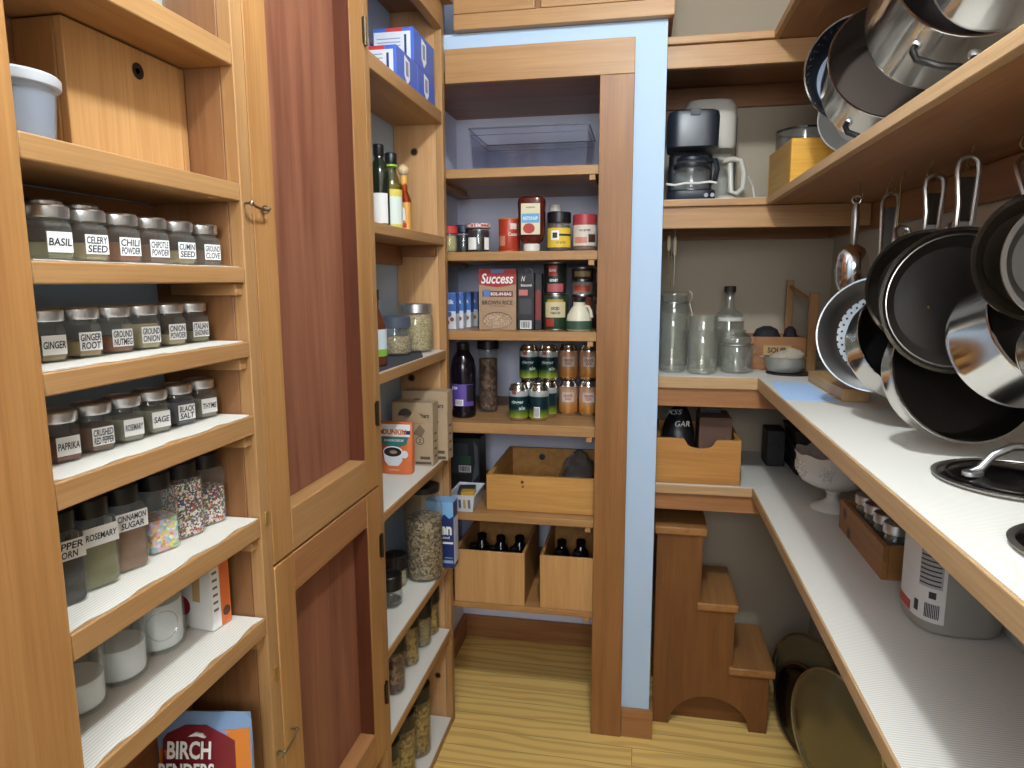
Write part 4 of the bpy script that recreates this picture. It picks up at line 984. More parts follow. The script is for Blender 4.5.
MB().lathe([(.0535, .100), (.0542, .101), (.0542, .112), (.0500, .113)], 32, (0, -.022), cap=(False, False)).build('carafe_band', cm, c)
MB().tube([(.046, -.05, .118), (.064, -.068, .116), (.070, -.074, .090), (.064, -.066, .056), (.052, -.052, .054)], .008, 10).build('carafe_handle', cm, c)
MB().lathe([(.045, .034), (.045, .036)], 28, (0, -.022)).build('hot_plate', STEELB, t)
for x in (.040, .058): MB().tube([(x, -.0785, .016), (x, -.0815, .016)], .006, 12).build('switch', plain('switch grey', '#8d9098', .4), t)
wc = plain('appliance cream white', '#cbc6ba', .4)
t = thing('coffee_maker', 'larger cream white coffee maker standing behind the black one', 'coffee maker', (.200, 2.440, Z))
MB().squircle([(.085, .085, 0, 5), (.09, .09, .006, 5), (.09, .09, .03, 5), (.085, .085, .036, 5)]).build('base', wc, t)
MB().squircle([(.085, .025, .036, 5), (.085, .025, .20, 5)], c=(0, .06)).build('back_column', wc, t)
MB().squircle([(.078, .082, .185, 4), (.084, .086, .195, 4), (.084, .086, .315, 4), (.074, .076, .336, 3.4), (.05, .05, .344, 3)]).build('water_tank', wc, t)
box('water_gauge', BLACKP, t, .0845, -.02, .06, .0875, -.006, .29, .001)
c = MB().lathe([(.05, .038), (.064, .048), (.066, .085), (.055, .135), (.050, .15)], 32, (0, -.03), cap=(True, False)).build('carafe', GLASS, t)
MB().lathe([(.051, .147), (.056, .150), (.056, .158), (.03, .166)], 32, (0, -.03)).build('carafe_lid', wc, c)
MB().tube([(.045, -.05, .150), (.075, -.062, .152), (.098, -.07, .145), (.108, -.074, .105), (.106, -.072, .060), (.090, -.066, .044), (.072, -.058, .050), (.066, -.056, .14)], .009, 10).build('carafe_handle', wc, c)
m = MB().tube([(.060, 2.149, Z+.050), (.085, 2.150, Z+.046), (.115, 2.149, Z+.051), (.15, 2.149, Z+.050), (.185, 2.149, Z+.053), (.205, 2.15, Z+.049)], .0035, 8)
tag(m.build('power_cord', plain('cord white', '#d2cfc8', .5), None), 'loose white power cord draped across the front of the black coffee maker', 'cord')
m = MB().tube([(.325, 2.40, Z+.10), (.345, 2.42, Z+.07), (.350, 2.41, Z+.03), (.362, 2.37, Z+.006), (.355, 2.31, Z+.005), (.345, 2.27, Z+.005)], .003, 8)
tag(m.build('power_cord', plain('cord white', '#d2cfc8', .5), None), 'thin white power cord curling down between the cream coffee maker and the wooden box', 'cord')
yb = wood('yellow pine box', '#c9912f', '#dca648', 'x', fine=.8)
yb2 = wood('yellow pine box end', '#a9803f', '#bf944c', 'y')
t = thing('wooden_box', 'yellow pine box with a pale end on the upper shelf corner beside the coffee makers', 'box', (.486, 2.130, Z), math.radians(3))
box('front_board', yb, t, -.115, -.13, 0, .115, -.117, .138); box('side_board', yb2, t, -.115, -.1167, 0, -.102, .1167, .138)
box('back_board', yb, t, -.115, .117, 0, .115, .13, .138); box('side_board', yb2, t, .102, -.1167, 0, .115, .1167, .138); box('bottom_board', yb2, t, -.1017, -.1167, .001, .1017, .1167, .01)
t = thing('clear_cake_drum', 'round clear plastic drum standing behind the yellow pine box', 'container', (.492, 2.375, Z))
MB().lathe([(.082, 0), (.088, .004), (.090, .215), (.088, .225), (.0855, .225), (.0875, .215), (.0855, .006)], 40, cap=(True, False)).build('drum_body', glass('smoky plastic', '#e3dfd8', .08, .9, .06), t)
MB().lathe([(.088, .223), (.0915, .224), (.0915, .229), (.088, .230)], 40, cap=(False, False), closed=True).build('drum_rim', glass('smoky plastic rim', '#a8a39a', .06, 2), t)
t = thing('white_dish', 'small white bowl showing above the front board of the yellow pine box', 'dish', (.530, 2.075, Z+.0105))
MB().lathe([(.03, 0), (.034, .004), (.044, .10), (.047, .138), (.045, .138), (.042, .10), (.031, .008), (.001, .006)], 32).build('dish_body', plain('dish white', '#d6d8d2', .3), t)

# ------------------------------------------------------------------ pots and pans
def pan_rot(tilt=0., yaw=0.):
    """local +z (the opening) towards the viewer side of the aisle, local +y up"""
    return (Matrix.Rotation(yaw, 3, 'Z') @ Matrix.Rotation(PI/2-tilt, 3, 'X')).to_euler()
def handle(t, r, L, w=.015, mat=STEELB, z=-.006, name='handle', core=True):
    """long hoop handle rising from the rim to a hanging eye"""
    pts = []
    y0, y1 = r+.004, r+L
    pts += [(-w*.72, y0, z), (-w*.75, y0+(y1-y0)*.3, z+.004), (-w, y1-w*1.6, z+.002)]
    pts += [(w*math.cos(PI-PI*i/8), y1-w+w*math.sin(PI*i/8), z+.001) for i in range(1, 8)]
    pts += [(w, y1-w*1.6, z+.002), (w*.75, y0+(y1-y0)*.3, z+.004), (w*.72, y0, z)]
    h = MB().tube(pts, .0042, 8).build(name, mat, t)
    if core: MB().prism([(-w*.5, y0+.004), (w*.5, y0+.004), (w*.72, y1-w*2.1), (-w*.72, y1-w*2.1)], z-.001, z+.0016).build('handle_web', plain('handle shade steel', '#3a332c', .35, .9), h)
    br = MB().box(-.013, r-.002, z-.012, .013, r+.010, z+.002); br.build('bracket', mat, h, .001)
    for x in (-.007, .007): MB().sphere((x, r-.004, z-.006), .0032, 10).build('rivet', SILVER, h)
    return h
def pan(name, label, loc, r, depth, rb, tilt, yaw, group, inner, outer=STEEL, rimw=.0022, L=.2, has_handle=True, core=True, lugs=False, la=0.):
    t = thing(name, label, 'pan' if depth < .06 else 'pot', loc, 0, group, rot=pan_rot(tilt, yaw))
    k = min(.02, depth*.4)
    out = [(rb-k*.6, -depth), (rb-k*.15, -depth+k*.25), (rb+(r-rb)*.25, -depth+k), (r-.001, -.006), (r+.0015, -.001), (r+.001, .0008), (r-rimw, .0004)]
    inn = [(r-rimw, .0004), (r-rimw-.0006, -.006), (rb+(r-rb)*.25-.003, -depth+k+.002), (rb-k*.15-.004, -depth+k*.25+.003), (rb-k*.7, -depth+.003), (.0005, -depth+.003)]
    MB().lathe([(.0005, -depth)]+out, 56, cap=(True, False)).build('pan_body', outer, t)
    MB().lathe(inn, 56, cap=(False, True)).build('cooking_surface', inner, t)
    if has_handle: handle(t, r, L, core=core)
    if lugs:
        for sy in (1, -1):
            pts = [(-.042, sy*(r-.002), -.04), (-.044, sy*(r+.016), -.036), (-.036, sy*(r+.028), -.034), (0, sy*(r+.032), -.034), (.036, sy*(r+.028), -.034), (.044, sy*(r+.016), -.036), (.042, sy*(r-.002), -.04)]
            pts = [(p[0]*math.cos(la)-p[1]*math.sin(la), p[0]*math.sin(la)+p[1]*math.cos(la), p[2]) for p in pts]
            h = MB().tube(pts, .0062, 10).build('loop_handle', plain('dark handle steel', '#2b2826', .3, .8), t)
            for x in (-.042, .042): MB().sphere((x*math.cos(la)-sy*(r+.003)*math.sin(la), x*math.sin(la)+sy*(r+.003)*math.cos(la), -.04), .009, 12).build('rivet', SILVER, h)
    return t
G1 = 'pans hanging under the upper shelf'
darkin = plain('grey anodised lining', '#3a3633', .3, .6)
# scoop
t = thing('metal_scoop', 'shiny metal scoop hanging from the deepest hook under the upper shelf', 'scoop', (.470, 1.712, 1.634), 0, None, rot=pan_rot(0, PI-.35))
MB().tube([(0, -.010, 0), (0, -.03, 0), (0, -.09, .002), (0, -.105, .003)], [.005, .0085, .0085, .006], 12).build('handle', STEELB, t)
MB().tube([(.009*math.cos(a), -.004+.009*math.sin(a), 0) for a in [2*PI*i/14 for i in range(14)]], .0022, 8, True).build('hanging_ring', STEELB, t)
m = MB(); rings = []
for (y, w, d) in ((-.103, .008, .006), (-.112, .024, .016), (-.13, .033, .024), (-.16, .037, .027), (-.19, .033, .022), (-.215, .021, .010), (-.226, .007, .002)):
    o_ = [(w*math.sin(a), y, -d*math.cos(a)) for a in [-PI/2*1.02+PI*1.02*i/12 for i in range(13)]]
    i_ = [(p[0]*.93, p[1], p[2]*.9+.0006) for p in reversed(o_)]
    rings.append(o_+i_)
m.loft(rings).build('scoop_bowl', STEEL, t)
# steamer with holes
t = pan('steamer_pot', 'silver steamer pot with a ring of holes in its base hanging on the second hook', (.499, 1.590, 1.335), .124, .085, .108, .12, -.40, G1, plain('steamer steel inside', '#a9a7a4', .34, 1.), L=.178)
m = MB()
for i in range(34):
    a = 2*PI*i/34; m.lathe([(.0026, -.0818), (.0026, -.0812)], 8, (.093*math.cos(a), .093*math.sin(a)))
for i in range(34):
    a = 2*PI*(i+.5)/34; m.lathe([(.0026, -.0818), (.0026, -.0812)], 8, (.084*math.cos(a), .084*math.sin(a)))
lab(m.build('drain_holes', HOLE, t), 'rings of dark drain holes')
pan('frying_pan', 'dark nonstick frying pan mostly covered by the larger one in front of it', (.497, 1.345, 1.436), .101, .032, .082, .02, -.05, G1, NONST, PANR, .004, L=.095)
t = pan('frying_pan', 'large dark nonstick frying pan with a double rim in the middle of the hanging row', (.487, 1.192, 1.417), .1135, .030, .094, .03, -.05, G1, NONST, PANR, .004, L=.108)
MB().tube([(.1035*math.cos(a), .1035*math.sin(a), -.0035) for a in [2*PI*i/48 for i in range(48)]], .0013, 6, True).build('inner_rim', STEELB, t)
lab(MB().sphere((-.034, -.010, -.0262), .0028, 10).build('rivet', BRASS, t), 'small brassy rivet')
pan('saucepan', 'shiny saucepan with a dark lining hanging low behind the wide saute pan', (.519, 1.425, 1.343), .113, .082, .110, .42, .13, G1, plain('black lining', '#121011', .3, .3), L=.122)
pan('saute_pan', 'wide shiny saute pan with a dark brown lining hanging lowest above the counter lids', (.523, 1.226, 1.305), .1195, .062, .114, .26, .14, G1, plain('brown black lining', '#221d19', .36, .4), L=.13)
t = pan('saucepan', 'mirror bright silver saucepan in front of the wide saute pan', (.534, 1.000, 1.398), .0965, .108, .0945, .42, .16, G1, darkin, L=.145)
pan('frying_pan', 'brown-black frying pan with a steel rim above the mirror bright saucepan', (.487, .968, 1.478), .080, .026, .066, .02, -.05, G1, plain('brown nonstick', '#33291f', .34, .3), PANR, .0045, L=.075)
pan('frying_pan', 'stainless frying pan hanging in front of the brown-black pan, last of the row', (.480, .895, 1.473), .072, .024, .060, .02, -.05, G1, plain('satin steel lining', '#8d8984', .3, 1.), STEELB, .0045, L=.088)
pan('saucepan', 'small steel saucepan hanging beside the mirror bright saucepan, partly out of view', (.462, .800, 1.376), .056, .075, .053, .08, -.12, G1, darkin, L=.20)

# the row above, hanging from the top shelf
G2 = 'pots hanging above the upper shelf'
t = pan('colander', 'perforated steel colander behind the wide pot on the upper shelf', (.476, 1.760, 1.925), .122, .075, .10, .05, -.1, G2, plain('colander steel inside', '#5b606c', .3, .9), L=.06, has_handle=False)
m = MB()
for i in range(40):
    for zz in (-.018, -.034, -.050):
        a = 2*PI*(i+.5*(zz == -.034))/40; rr_ = .122-(.022*(-zz)/.075)*.9-.0035; m.sphere((rr_*math.cos(a), rr_*math.sin(a), zz), .0028, 6)
lab(m.build('drain_holes', HOLE, t), 'rings of dark drain holes')
pan('wide_pot', 'wide shiny pot with a dark inside between the colander and the stock pot', (.494, 1.575, 1.893), .132, .120, .128, .30, -.06, G2, plain('brown grey lining', '#5b5049', .3, .5), has_handle=False, lugs=True, la=-.35)
pan('stock_pot', 'mirror bright stock pot with dark loop handles in front of the wide pot', (.490, 1.225, 1.936), .126, .205, .122, .17, -.08, G2, plain('dark steel inside', '#3d3a3a', .25, .9), has_handle=False, lugs=True, la=-.28)
pan('saucepan', 'small bright pot overlapping the open mouth of the stock pot', (.456, 1.010, 1.884), .088, .115, .085, .16, -.10, G2, darkin, has_handle=True, L=.12)
t = thing('white_bowl', 'white enamel bowl hanging behind the colander and the wide pot', 'bowl', (.512, 1.900, 1.850), rot=pan_rot(.12, -.2))
MB().lathe([(.001, -.062), (.03, -.062), (.048, -.056), (.082, -.018), (.093, .0), (.090, .0005), (.079, -.016), (.045, -.051), (.001, -.056)], 48).build('bowl_body', plain('bowl white', '#eceeec', .3), t)
MB().tube([(0, .091, -.004), (0, .115, -.012), (0, .20, -.020), (0, .26, -.022)], .0018, 8).build('hanging_wire', STEELB, t)

# ------------------------------------------------------------------ hanging skewers near the pier
for i, (x, y, l_, mt, w) in enumerate(((.078, 2.30, .13, BRASS, 'against the pier'), (.088, 2.31, .17, BRASS, 'in the middle of the bunch'), (.097, 2.305, .165, STEELB, 'towards the jars'))):
    t = thing('measuring_spoon', 'thin metal utensil hanging under the upper shelf '+w, 'utensil', (x, y, 1.601), 0, 'thin utensils hanging by the pier')
    MB().tube([(0, 0, .062), (0, 0, 0), (.001, 0, -l_*.5), (0, .002, -l_)], .0018, 8).build('handle', mt, t)
    MB().squircle([(.004, .0018, -l_*.42, 2), (.0055, .0024, -l_*.36, 2.4), (.0055, .0024, -l_*.12, 2.4), (.003, .0018, -l_*.06, 2)]).build('grip', plain('bone grip', '#c9b98f', .4) if i != 1 else plain('brown grip', '#4a3020', .4), t)
# ------------------------------------------------------------------ counter
Z = 1.1658
def empty_jar(label, x, y, r, h, neck=.86, bail=False):
    t = thing('preserving_jar', label, 'jar', (x, y, Z), 0, 'empty glass preserving jars')
    nr = r*neck
    out = [(r*.80, 0), (r*.93, .003), (r, .012), (r, h*.80), (r*.97, h*.85), (nr, h*.885), (nr, h*.91), (nr+.003, h*.915), (nr+.003, h*.935), (nr, h*.94), (nr, h*.965), (nr+.0025, h*.975), (nr+.0025, h)]
    inn = [(p[0]-.0035, max(p[1], .006)) for p in reversed(out)]
    MB().lathe(out+inn, 32).build('glass_body', GLASSG, t)
    if bail:
        MB().lathe([(nr+.004, h*.99), (nr+.0045, h), (nr+.003, h+.010), (nr*.6, h+.014)], 32).build('glass_lid', GLASSG, t)
        m = MB().tube([((nr+.006)*math.cos(a), (nr+.006)*math.sin(a), h*.90) for a in [2*PI*i/28 for i in range(28)]], .0013, 6, True)
        m.tube([(nr+.006, 0, h*.90), (nr+.016, 0, h*.97), (nr+.013, 0, h+.010), (nr+.004, .004, h+.016)], .0014, 6)
        m.tube([(nr+.007, .006, h*.9), (nr+.018, .006, h*.75), (nr+.014, .006, h*.62)], .0014, 6)
        m.build('wire_bail', STEELB, t)
    return t
empty_jar('tall cylindrical glass jar in front of the even taller one beside the pier', .0945, 2.212, .041, .182, .95)
empty_jar('tallest glass jar with wire bail at the pier, behind the other tall jar', .105, 2.400, .050, .235, .86, True)
empty_jar('straight glass jar in the middle of the front row, second from the pier', .184, 2.185, .045, .130, .95)
empty_jar('glass jar with a ridged neck behind the middle front jar', .196, 2.315, .048, .172, .95)
empty_jar('squat wide glass jar with a wire bail in front of the cork stoppered bottle', .292, 2.228, .049, .098, .82, True)
empty_jar('wide glass jar between the cork stoppered bottle and the squat bailed jar', .291, 2.340, .045, .125, .9)
t = thing('stoppered_bottle', 'clear round-shouldered bottle with a dark cork behind the squat bailed jar', 'bottle', (.290, 2.440, Z))
out = [(.044, 0), (.050, .006), (.050, .150), (.044, .172), (.022, .186), (.0155, .198), (.0150, .235), (.018, .238), (.018, .245)]
MB().lathe(out+[(p[0]-.003, max(p[1], .006)) for p in reversed(out)], 32).build('bottle_body', GLASSG, t)
MB().lathe([(.012, .236), (.0165, .2455), (.0195, .246), (.0195, .264), (.018, .266)], 24).build('cork_stopper', plain('dark cork', '#2e1c14', .6), t)
MB().lathe([(.044, .148), (.0505, .150), (.0505, .160), (.044, .163)], 32).build('white_ring', plain('ring white', '#cfcbc1', .5), t)
# rack box
rk = wood('walnut stained box', '#8a5c36', '#a06f45', 'x')
rky = wood('walnut stained box', '#8a5c36', '#a06f45', 'y'); rkz = wood('walnut stained box', '#946a40', '#ac7d4e', 'z')
t = thing('wooden_caddy', 'brown wooden caddy with two tall posts and a crossbar at the back corner', 'caddy', (.425, 2.395, Z))
box('front_board', rk, t, -.080, -.085, 0, .090, -.073, .105); box('back_board', rk, t, -.080, .073, 0, .090, .085, .105)
box('side_board', rky, t, -.080, -.0727, 0, -.068, .0727, .105); box('side_board', rky, t, .078, -.0727, 0, .090, .0727, .105); box('bottom_board', rk, t, -.0677, -.0727, .002, .0777, .0727, .012)
box('post', rkz, t, .0905, -.095, 0, .118, -.080, .245); box('post', rkz, t, .055, .0855, 0, .078, .100, .285)
MB().tube([(.104, -.082, .215), (.068, .088, .262)], .007, 10).build('crossbar', rkz, t)
f = FY(0, -.085, 0); p = panel(t, 'stamped_plate', f, -.040, .048, .045, .078, plain('plate tan', '#b08f5e', .6), .001); text(p, 'SOUP', f, 0, .063, .055, .018, plain('stamp brown', '#4a3422', .6), .04, h=.0016)
for (x, r_, w) in ((-.018, .044, 'beside the counter jars'), (.056, .022, 'beside the tall post')):
    t = thing('dark_bundle', 'dark rounded bundle in the brown wooden caddy '+w, 'bundle', (.425+x, 2.395, Z+.0125), 0, 'dark bundles in the caddy')
    MB().squircle([(r_*.8, r_*.9, 0, 3), (r_, r_*1.1, .02, 3), (r_, r_*1.1, .085, 2.6), (r_*.75, r_*.8, .112, 2.2), (r_*.3, r_*.3, .122, 2)]).build('bundle_cloth', plain('bundle black', '#17151a', .8), t)
t = thing('metal_bowl', 'small grey metal bowl on a dark coaster in front of the wooden caddy', 'bowl', (.437, 2.225, Z+.004))
MB().lathe([(.030, 0), (.048, .003), (.057, .018), (.060, .046), (.0625, .048), (.060, .0475), (.0565, .018), (.046, .006), (.001, .005)], 40).build('bowl_body', plain('bowl pewter', '#a3a39c', .3, .55), t)
MB().squircle([(.008, .010, .046, 3), (.008, .010, .050, 3)], c=(-.068, 0)).build('spout', plain('bowl pewter', '#a3a39c', .3, .55), t)
t = thing('coaster', 'thin dark wooden coaster under the small metal bowl', 'coaster', (.450, 2.220, Z))
MB().lathe([(.068, 0), (.070, .0015), (.068, .0035)], 36).build('coaster_disc', plain('coaster dark', '#2f2118', .5), t)
t = thing('bread_lump', 'pale rounded lump of dough in the small metal bowl', 'food', (.440, 2.225, Z+.0135))
m = MB(); rings = []
for i in range(9):
    a = PI*i/8; q = math.sin(a)
    rings.append([((.053*math.cos(2*PI*j/22))*max(q, .03)+.003*math.sin(j*1.3+i), .040*math.sin(2*PI*j/22)*max(q, .03), .0335-.027*math.cos(a)+.006*math.cos(2*PI*j/22)) for j in range(22)])
m.loft(rings).build('bread_crust', plain('dough buff', '#bcae9a', .85, noise=.35), t, smooth=60)
def sheet(name, label, cat, pts, mat, z):
    return tag(MB().loft([[(x, y, z) for x, y in pts], [(x, y, z+.0008) for x, y in pts]]).build(name, mat, None, smooth=0), label, cat)
sheet('paper_sheet', 'light blue sheet of paper lying on the counter in front of the metal bowl', 'paper', [(.361, 2.02), (.340, 1.716), (.460, 1.712), (.462, 2.018)], plain('sky blue paper', '#b4d6ff', .6), Z)
tag(MB().box(.4685, 1.715, Z, .53, 2.06, Z+.030).build('wood_block', wood('pale board end', '#b58d5f', '#c7a274', 'y'), None, .002), 'long pale wooden block lying beside the blue paper', 'block')
# pot lids on the counter
def pot_lid(label, loc, r, hrot, group, hmat=SILVER, dome=.014):
    t = thing('pot_lid', label, 'lid', loc, hrot, group)
    MB().lathe([(r-.006, 0), (r, .002), (r+.003, .006), (r, .0075), (r-.004, .0075)], 48, cap=(False, False), closed=True).build('steel_rim', STEELB, t)
    MB().lathe([(r-.0045, .0045), (r*.85, .0065), (r*.5, .0075+dome*.5), (.001, .0075+dome*.8)], 48, cap=(False, True)).build('lid_plate', plain('smoked dark lid', '#1e1b1a', .12, .5), t)
    MB().lathe([(r*.82, .0075), (r*.85, .0088), (r*.86, .0072)], 48, cap=(False, False), closed=True).build('inner_ring', plain('ring dark steel', '#37322e', .25, .9), t)
    pts = [(-.076, 0, .017), (-.062, 0, .021), (-.046, 0, .040), (-.020, 0, .052), (.020, 0, .052), (.046, 0, .040), (.062, 0, .021), (.076, 0, .017)]
    h = MB().tube(pts, [.004, .006, .0055, .0055, .0055, .0055, .006, .004], 12, flat=1.0).build('handle', hmat, t)
    for x in (-.072, .072): MB().squircle([(.014, .010, .0115, 2.4), (.014, .010, .0175, 2.4), (.008, .006, .020, 2)], c=(x, 0)).build('handle_foot', hmat, h)
    return t
pot_lid('dark pot lid with a curved silver handle lying on the counter under the pans', (.533, 1.055, Z), .1085, math.radians(12), 'pot lids on the counter')
pot_lid('smaller dark pot lid partly out of view at the front edge of the counter', (.492, .770, Z), .098, math.radians(60), 'pot lids on the counter')
# ------------------------------------------------------------------ lower shelf
Z = .8288
binw = wood('golden birch', '#a8743a', '#bd8748', 'x', fine=.7)
t = thing('storage_bin', 'golden wooden bin with a scooped front edge on the lower corner shelf', 'bin', (.178, 2.265, Z))
poly_ = [(-.126, 0), (.126, 0), (.126, .138), (.122, .142), (.056, .140)]
poly_ += [(.056-.010*i/3-.0, .140-.004*i*i/3) for i in range(1, 4)]
poly_ += [(.006+.040*math.cos(PI*i/10), .128-.016*math.sin(PI*i/10)) for i in range(1, 10)]
poly_ += [(-.034-.010*(3-i)/3, .128+.0007*(18-6*i)) for i in (2, 1, 0)]
poly_ += [(-.050, .1425), (-.126, .1425)]
MB().prism(poly_, -.150, -.138, 'y').build('front_board', binw, t, .001)
box('side_board', binw, t, .114, -.1377, 0, .126, .150, .142); box('side_board', binw, t, -.126, -.1377, 0, -.114, .150, .142); box('back_board', binw, t, -.1137, .138, 0, .1137, .150, .142); box('bottom_board', binw, t, -.1137, -.1377, .001, .1137, .1377, .012)
t = thing('dark_sack', 'black crumpled sack with faint white lettering inside the scooped bin', 'sack', (.125, 2.255, Z+.0125))
m = MB(); rings = []; rr = random.Random(11)
for i in range(8):
    z = .215*i/7; q = math.sin(PI*(.25+.68*i/7)); rings.append([((.055*q+.006*rr.uniform(-1, 1))*math.cos(2*PI*j/20), (.10*q+.008*rr.uniform(-1, 1))*math.sin(2*PI*j/20), z) for j in range(20)])
m.loft(rings).build('sack_cloth', plain('sack black', '#151417', .5), t, smooth=50)
f = Fr((0, -.085, .15), (1, .1, 0), (0, .45, 1)); text(t, 'GAR', f, .005, .012, .045, .018, plain('sack print grey', '#8f8c88', .6), 0, .2, .012)
text(t, 'XSS', f, -.02, .05, .05, .016, plain('sack print grey', '#8f8c88', .6), 0, .3, .012)
t = thing('brown_carton', 'plain brown carton standing inside the scooped bin', 'carton', (.235, 2.265, Z+.0125))
box('carton_body', plain('carton dim brown', '#5c4234', .7), t, -.050, -.07, 0, .050, .07, .178, .002)
MB().prism([(-.05, .178), (.05, .178), (.045, .182), (-.045, .182)], -.07, .07, 'y').build('top_flap', plain('carton dim brown', '#5c4234', .7), t)
t = thing('black_tin', 'square black tin with a grey label on top of the brown carton', 'tin', (.225, 2.300, Z+.1955))
box('tin_body', BLACKP, t, -.035, -.03, 0, .035, .03, .062, .002); panel(t, 'grey_label', FY(0, -.03, 0), -.012, .012, .033, .05, plain('tin dim grey', '#4b4a4c', .6))
dk = plain('case black brown', '#1f1a1a', .5)
t = thing('dark_case', 'narrow dark case standing at the far corner of the lower shelf', 'case', (.452, 2.42, Z)); box('case_body', dk, t, -.03, -.05, 0, .03, .05, .125, .004); box('clasp', plain('clasp dark', '#4a4340', .4, .8), t, -.008, -.053, .06, .008, -.0495, .075)
for i in range(3):
    t = thing('dark_tray', ('lowest', 'middle', 'top')[i]+' dark tray of the stack at the far corner of the lower shelf', 'tray', (.550, 2.36+.004*i, Z+.048*i), 0, 'dark stacked trays')
    MB().loft(shell(.052, .09, .060, .10, .0465, .003)).build('tray_body', dk, t, smooth=0)
    MB().tube([(-.061, -.101, .0445), (.061, -.101, .0445), (.061, .101, .0445), (-.061, .101, .0445)], .0026, 6, True).build('tray_rim', plain('tray rim brown', '#3a302e', .4), t)
# milk glass bowl
t = thing('pedestal_bowl', 'white milk glass pedestal bowl with scalloped rim on the lower shelf', 'bowl', (.524, 1.942, Z))
mk = plain('milk glass', '#d2ccc2', .3)
prof = [(.054, 0), (.056, .003), (.050, .010), (.030, .020), (.017, .030), (.015, .042), (.020, .048), (.018, .053), (.024, .058), (.055, .066), (.082, .080), (.094, .100), (.097, .125), (.098, .150), (.103, .160)]
inner = [(.100, .1605), (.094, .150), (.092, .105), (.078, .084), (.04, .070), (.001, .067)]
m = MB(); n = 64
def sc(r, z, j):
    a = 2*PI*j/n; w = max(0, (z-.140)/.02); w = min(w, 1)
    rr_ = r+.004*w*math.cos(10*a); zz = z+.004*w*math.cos(10*a)
    return (rr_*math.cos(a), rr_*math.sin(a), zz)
m.loft([[sc(r, z, j) for j in range(n)] for r, z in prof+inner]).build('bowl_body', mk, t, smooth=50)
for k_ in range(8):
    m = MB()
    a = math.radians(-115)+k_*PI/4; c0 = V((.0965*math.cos(a), .0965*math.sin(a), .118)); u = V((-math.sin(a), math.cos(a), 0))
    for q in range(8):
        b = q*PI/4; p = c0+u*(.010*math.cos(b))+V((0, 0, .010*math.sin(b))); m.sphere((p.x, p.y, p.z), .005, 8)
        p = c0+u*(.018*math.cos(b+.4))+V((0, 0, .018*math.sin(b+.4))); m.sphere((p.x-.001*math.cos(a), p.y-.001*math.sin(a), p.z), .0045, 8)
    m.sphere((c0.x, c0.y, c0.z), .006, 8)
    m.build('flower_relief', mk, t)
# crate of jars
ck2 = wood('rough crate board', '#8a5a2e', '#a8743f', 'x', knots=((-.115, -.066, .050, .016), (-.075, -.066, .012, .016)), knotcol='#3a1f10')
t = crate('wooden_crate', 'rough knotty wooden crate full of little jars on the lower shelf', (.570, 1.638, Z), .160, .066, .074, ck2, wood('rough crate board end', '#8f6236', '#a8743f', 'y'), .012, 0, None, -PI/2)
for i, (x, y) in enumerate(((.5435, 1.525), (.5965, 1.530), (.5435, 1.590), (.5965, 1.597), (.5435, 1.655), (.5965, 1.662), (.5435, 1.722), (.5965, 1.730))):
    tj = round_jar('little_jar', 'little silver lidded jar in the knotty crate, '+('aisle' if i % 2 == 0 else 'wall')+' row, '+('fourth', 'third', 'second', 'first')[i//2]+' from the pedestal bowl', 'jar', (x, y, Z+.0105), .026, .100, plain('dim jar contents', '#6b6258', .7, noise=.5), .6, SILVER, .9, 'little jars in the knotty crate', GLASSG, .012, 20)
# vinegar jug
t = thing('plastic_jug', 'big translucent white plastic jug with a printed label on the lower shelf', 'jug', (.569, 1.315, Z))
MB().squircle([(.066, .066, 0, 3), (.072, .072, .004, 3), (.074, .074, .018, 3), (.074, .074, .175, 3), (.068, .068, .205, 2.6), (.045, .045, .240, 2.2), (.020, .020, .258, 2), (.019, .019, .268, 2)]).build('jug_body', plain('jug milky plastic', '#969085', .4), t)
MB().lathe([(.0225, .262), (.023, .263), (.023, .280), (.021, .282)], 24).build('cap', redp, t)
MB().tube([(.0, .042, .235), (.0, .062, .225), (0, .078, .195), (0, .076, .150)], .011, 10).build('jug_handle', plain('jug milky plastic', '#969085', .4), t)
a_mid = math.radians(-150); 
def jl(name, a0, a1, z0, z1, mat, off, par):
    rr = []
    for i in range(15):
        q = a0+(a1-a0)*i/14; e = 3; R = .0745/((abs(math.cos(q))**e+abs(math.sin(q))**e)**(1/e))
        rr.append([(k*math.cos(q), k*math.sin(q), z) for k, z in ((R+off, z0), (R+off, z1), (R-.0004, z1), (R-.0004, z0))])
    return MB().loft(rr).build(name, mat, par)
D_ = math.radians
pl = jl('paper_label', D_(-205), D_(-118), .022, .170, plain('label off white', '#d4cfc8', .55), .0008, t)
jl('red_band', D_(-205), D_(-165), .024, .042, plain('label red', '#b13a34', .5), .0012, pl)
jl('nutrition_box', D_(-150), D_(-122), .085, .158, plain('label print grey', '#a39e99', .55), .0012, pl)
for i in range(8): jl('print_line', D_(-149), D_(-124), .090+.0085*i, .0925+.0085*i, INK, .0016, pl)
jl('print_line', D_(-149), D_(-126), .150, .156, INK, .0018, pl)
for i in range(9): jl('barcode', D_(-140+1.9*i), D_(-139+1.9*i), .030, .056, INK, .0014, pl)
jl('recycling_mark', D_(-156), D_(-149), .034, .054, plain('mark black', '#2a2728', .5), .0014, pl); jl('round_mark', D_(-136), D_(-128), .066, .078, plain('mark black', '#2a2728', .5), .0014, pl)

# ------------------------------------------------------------------ under the lower shelf
t = thing('step_stool', 'brown wooden three-step stool with an arched cutout standing under the corner shelves', 'step stool', (0, 2.138, 0))
arch = [(.243+.126*math.cos(a), .104*math.sin(a)) for a in [PI*i/18 for i in range(19)]]
sil = [(.063, 0), (.117, 0)]+list(reversed(arch))[0:]+[(.369, 0), (.425, 0), (.425, .196), (.312, .196), (.312, .408), (.205, .408), (.205, .655), (.063, .655)]
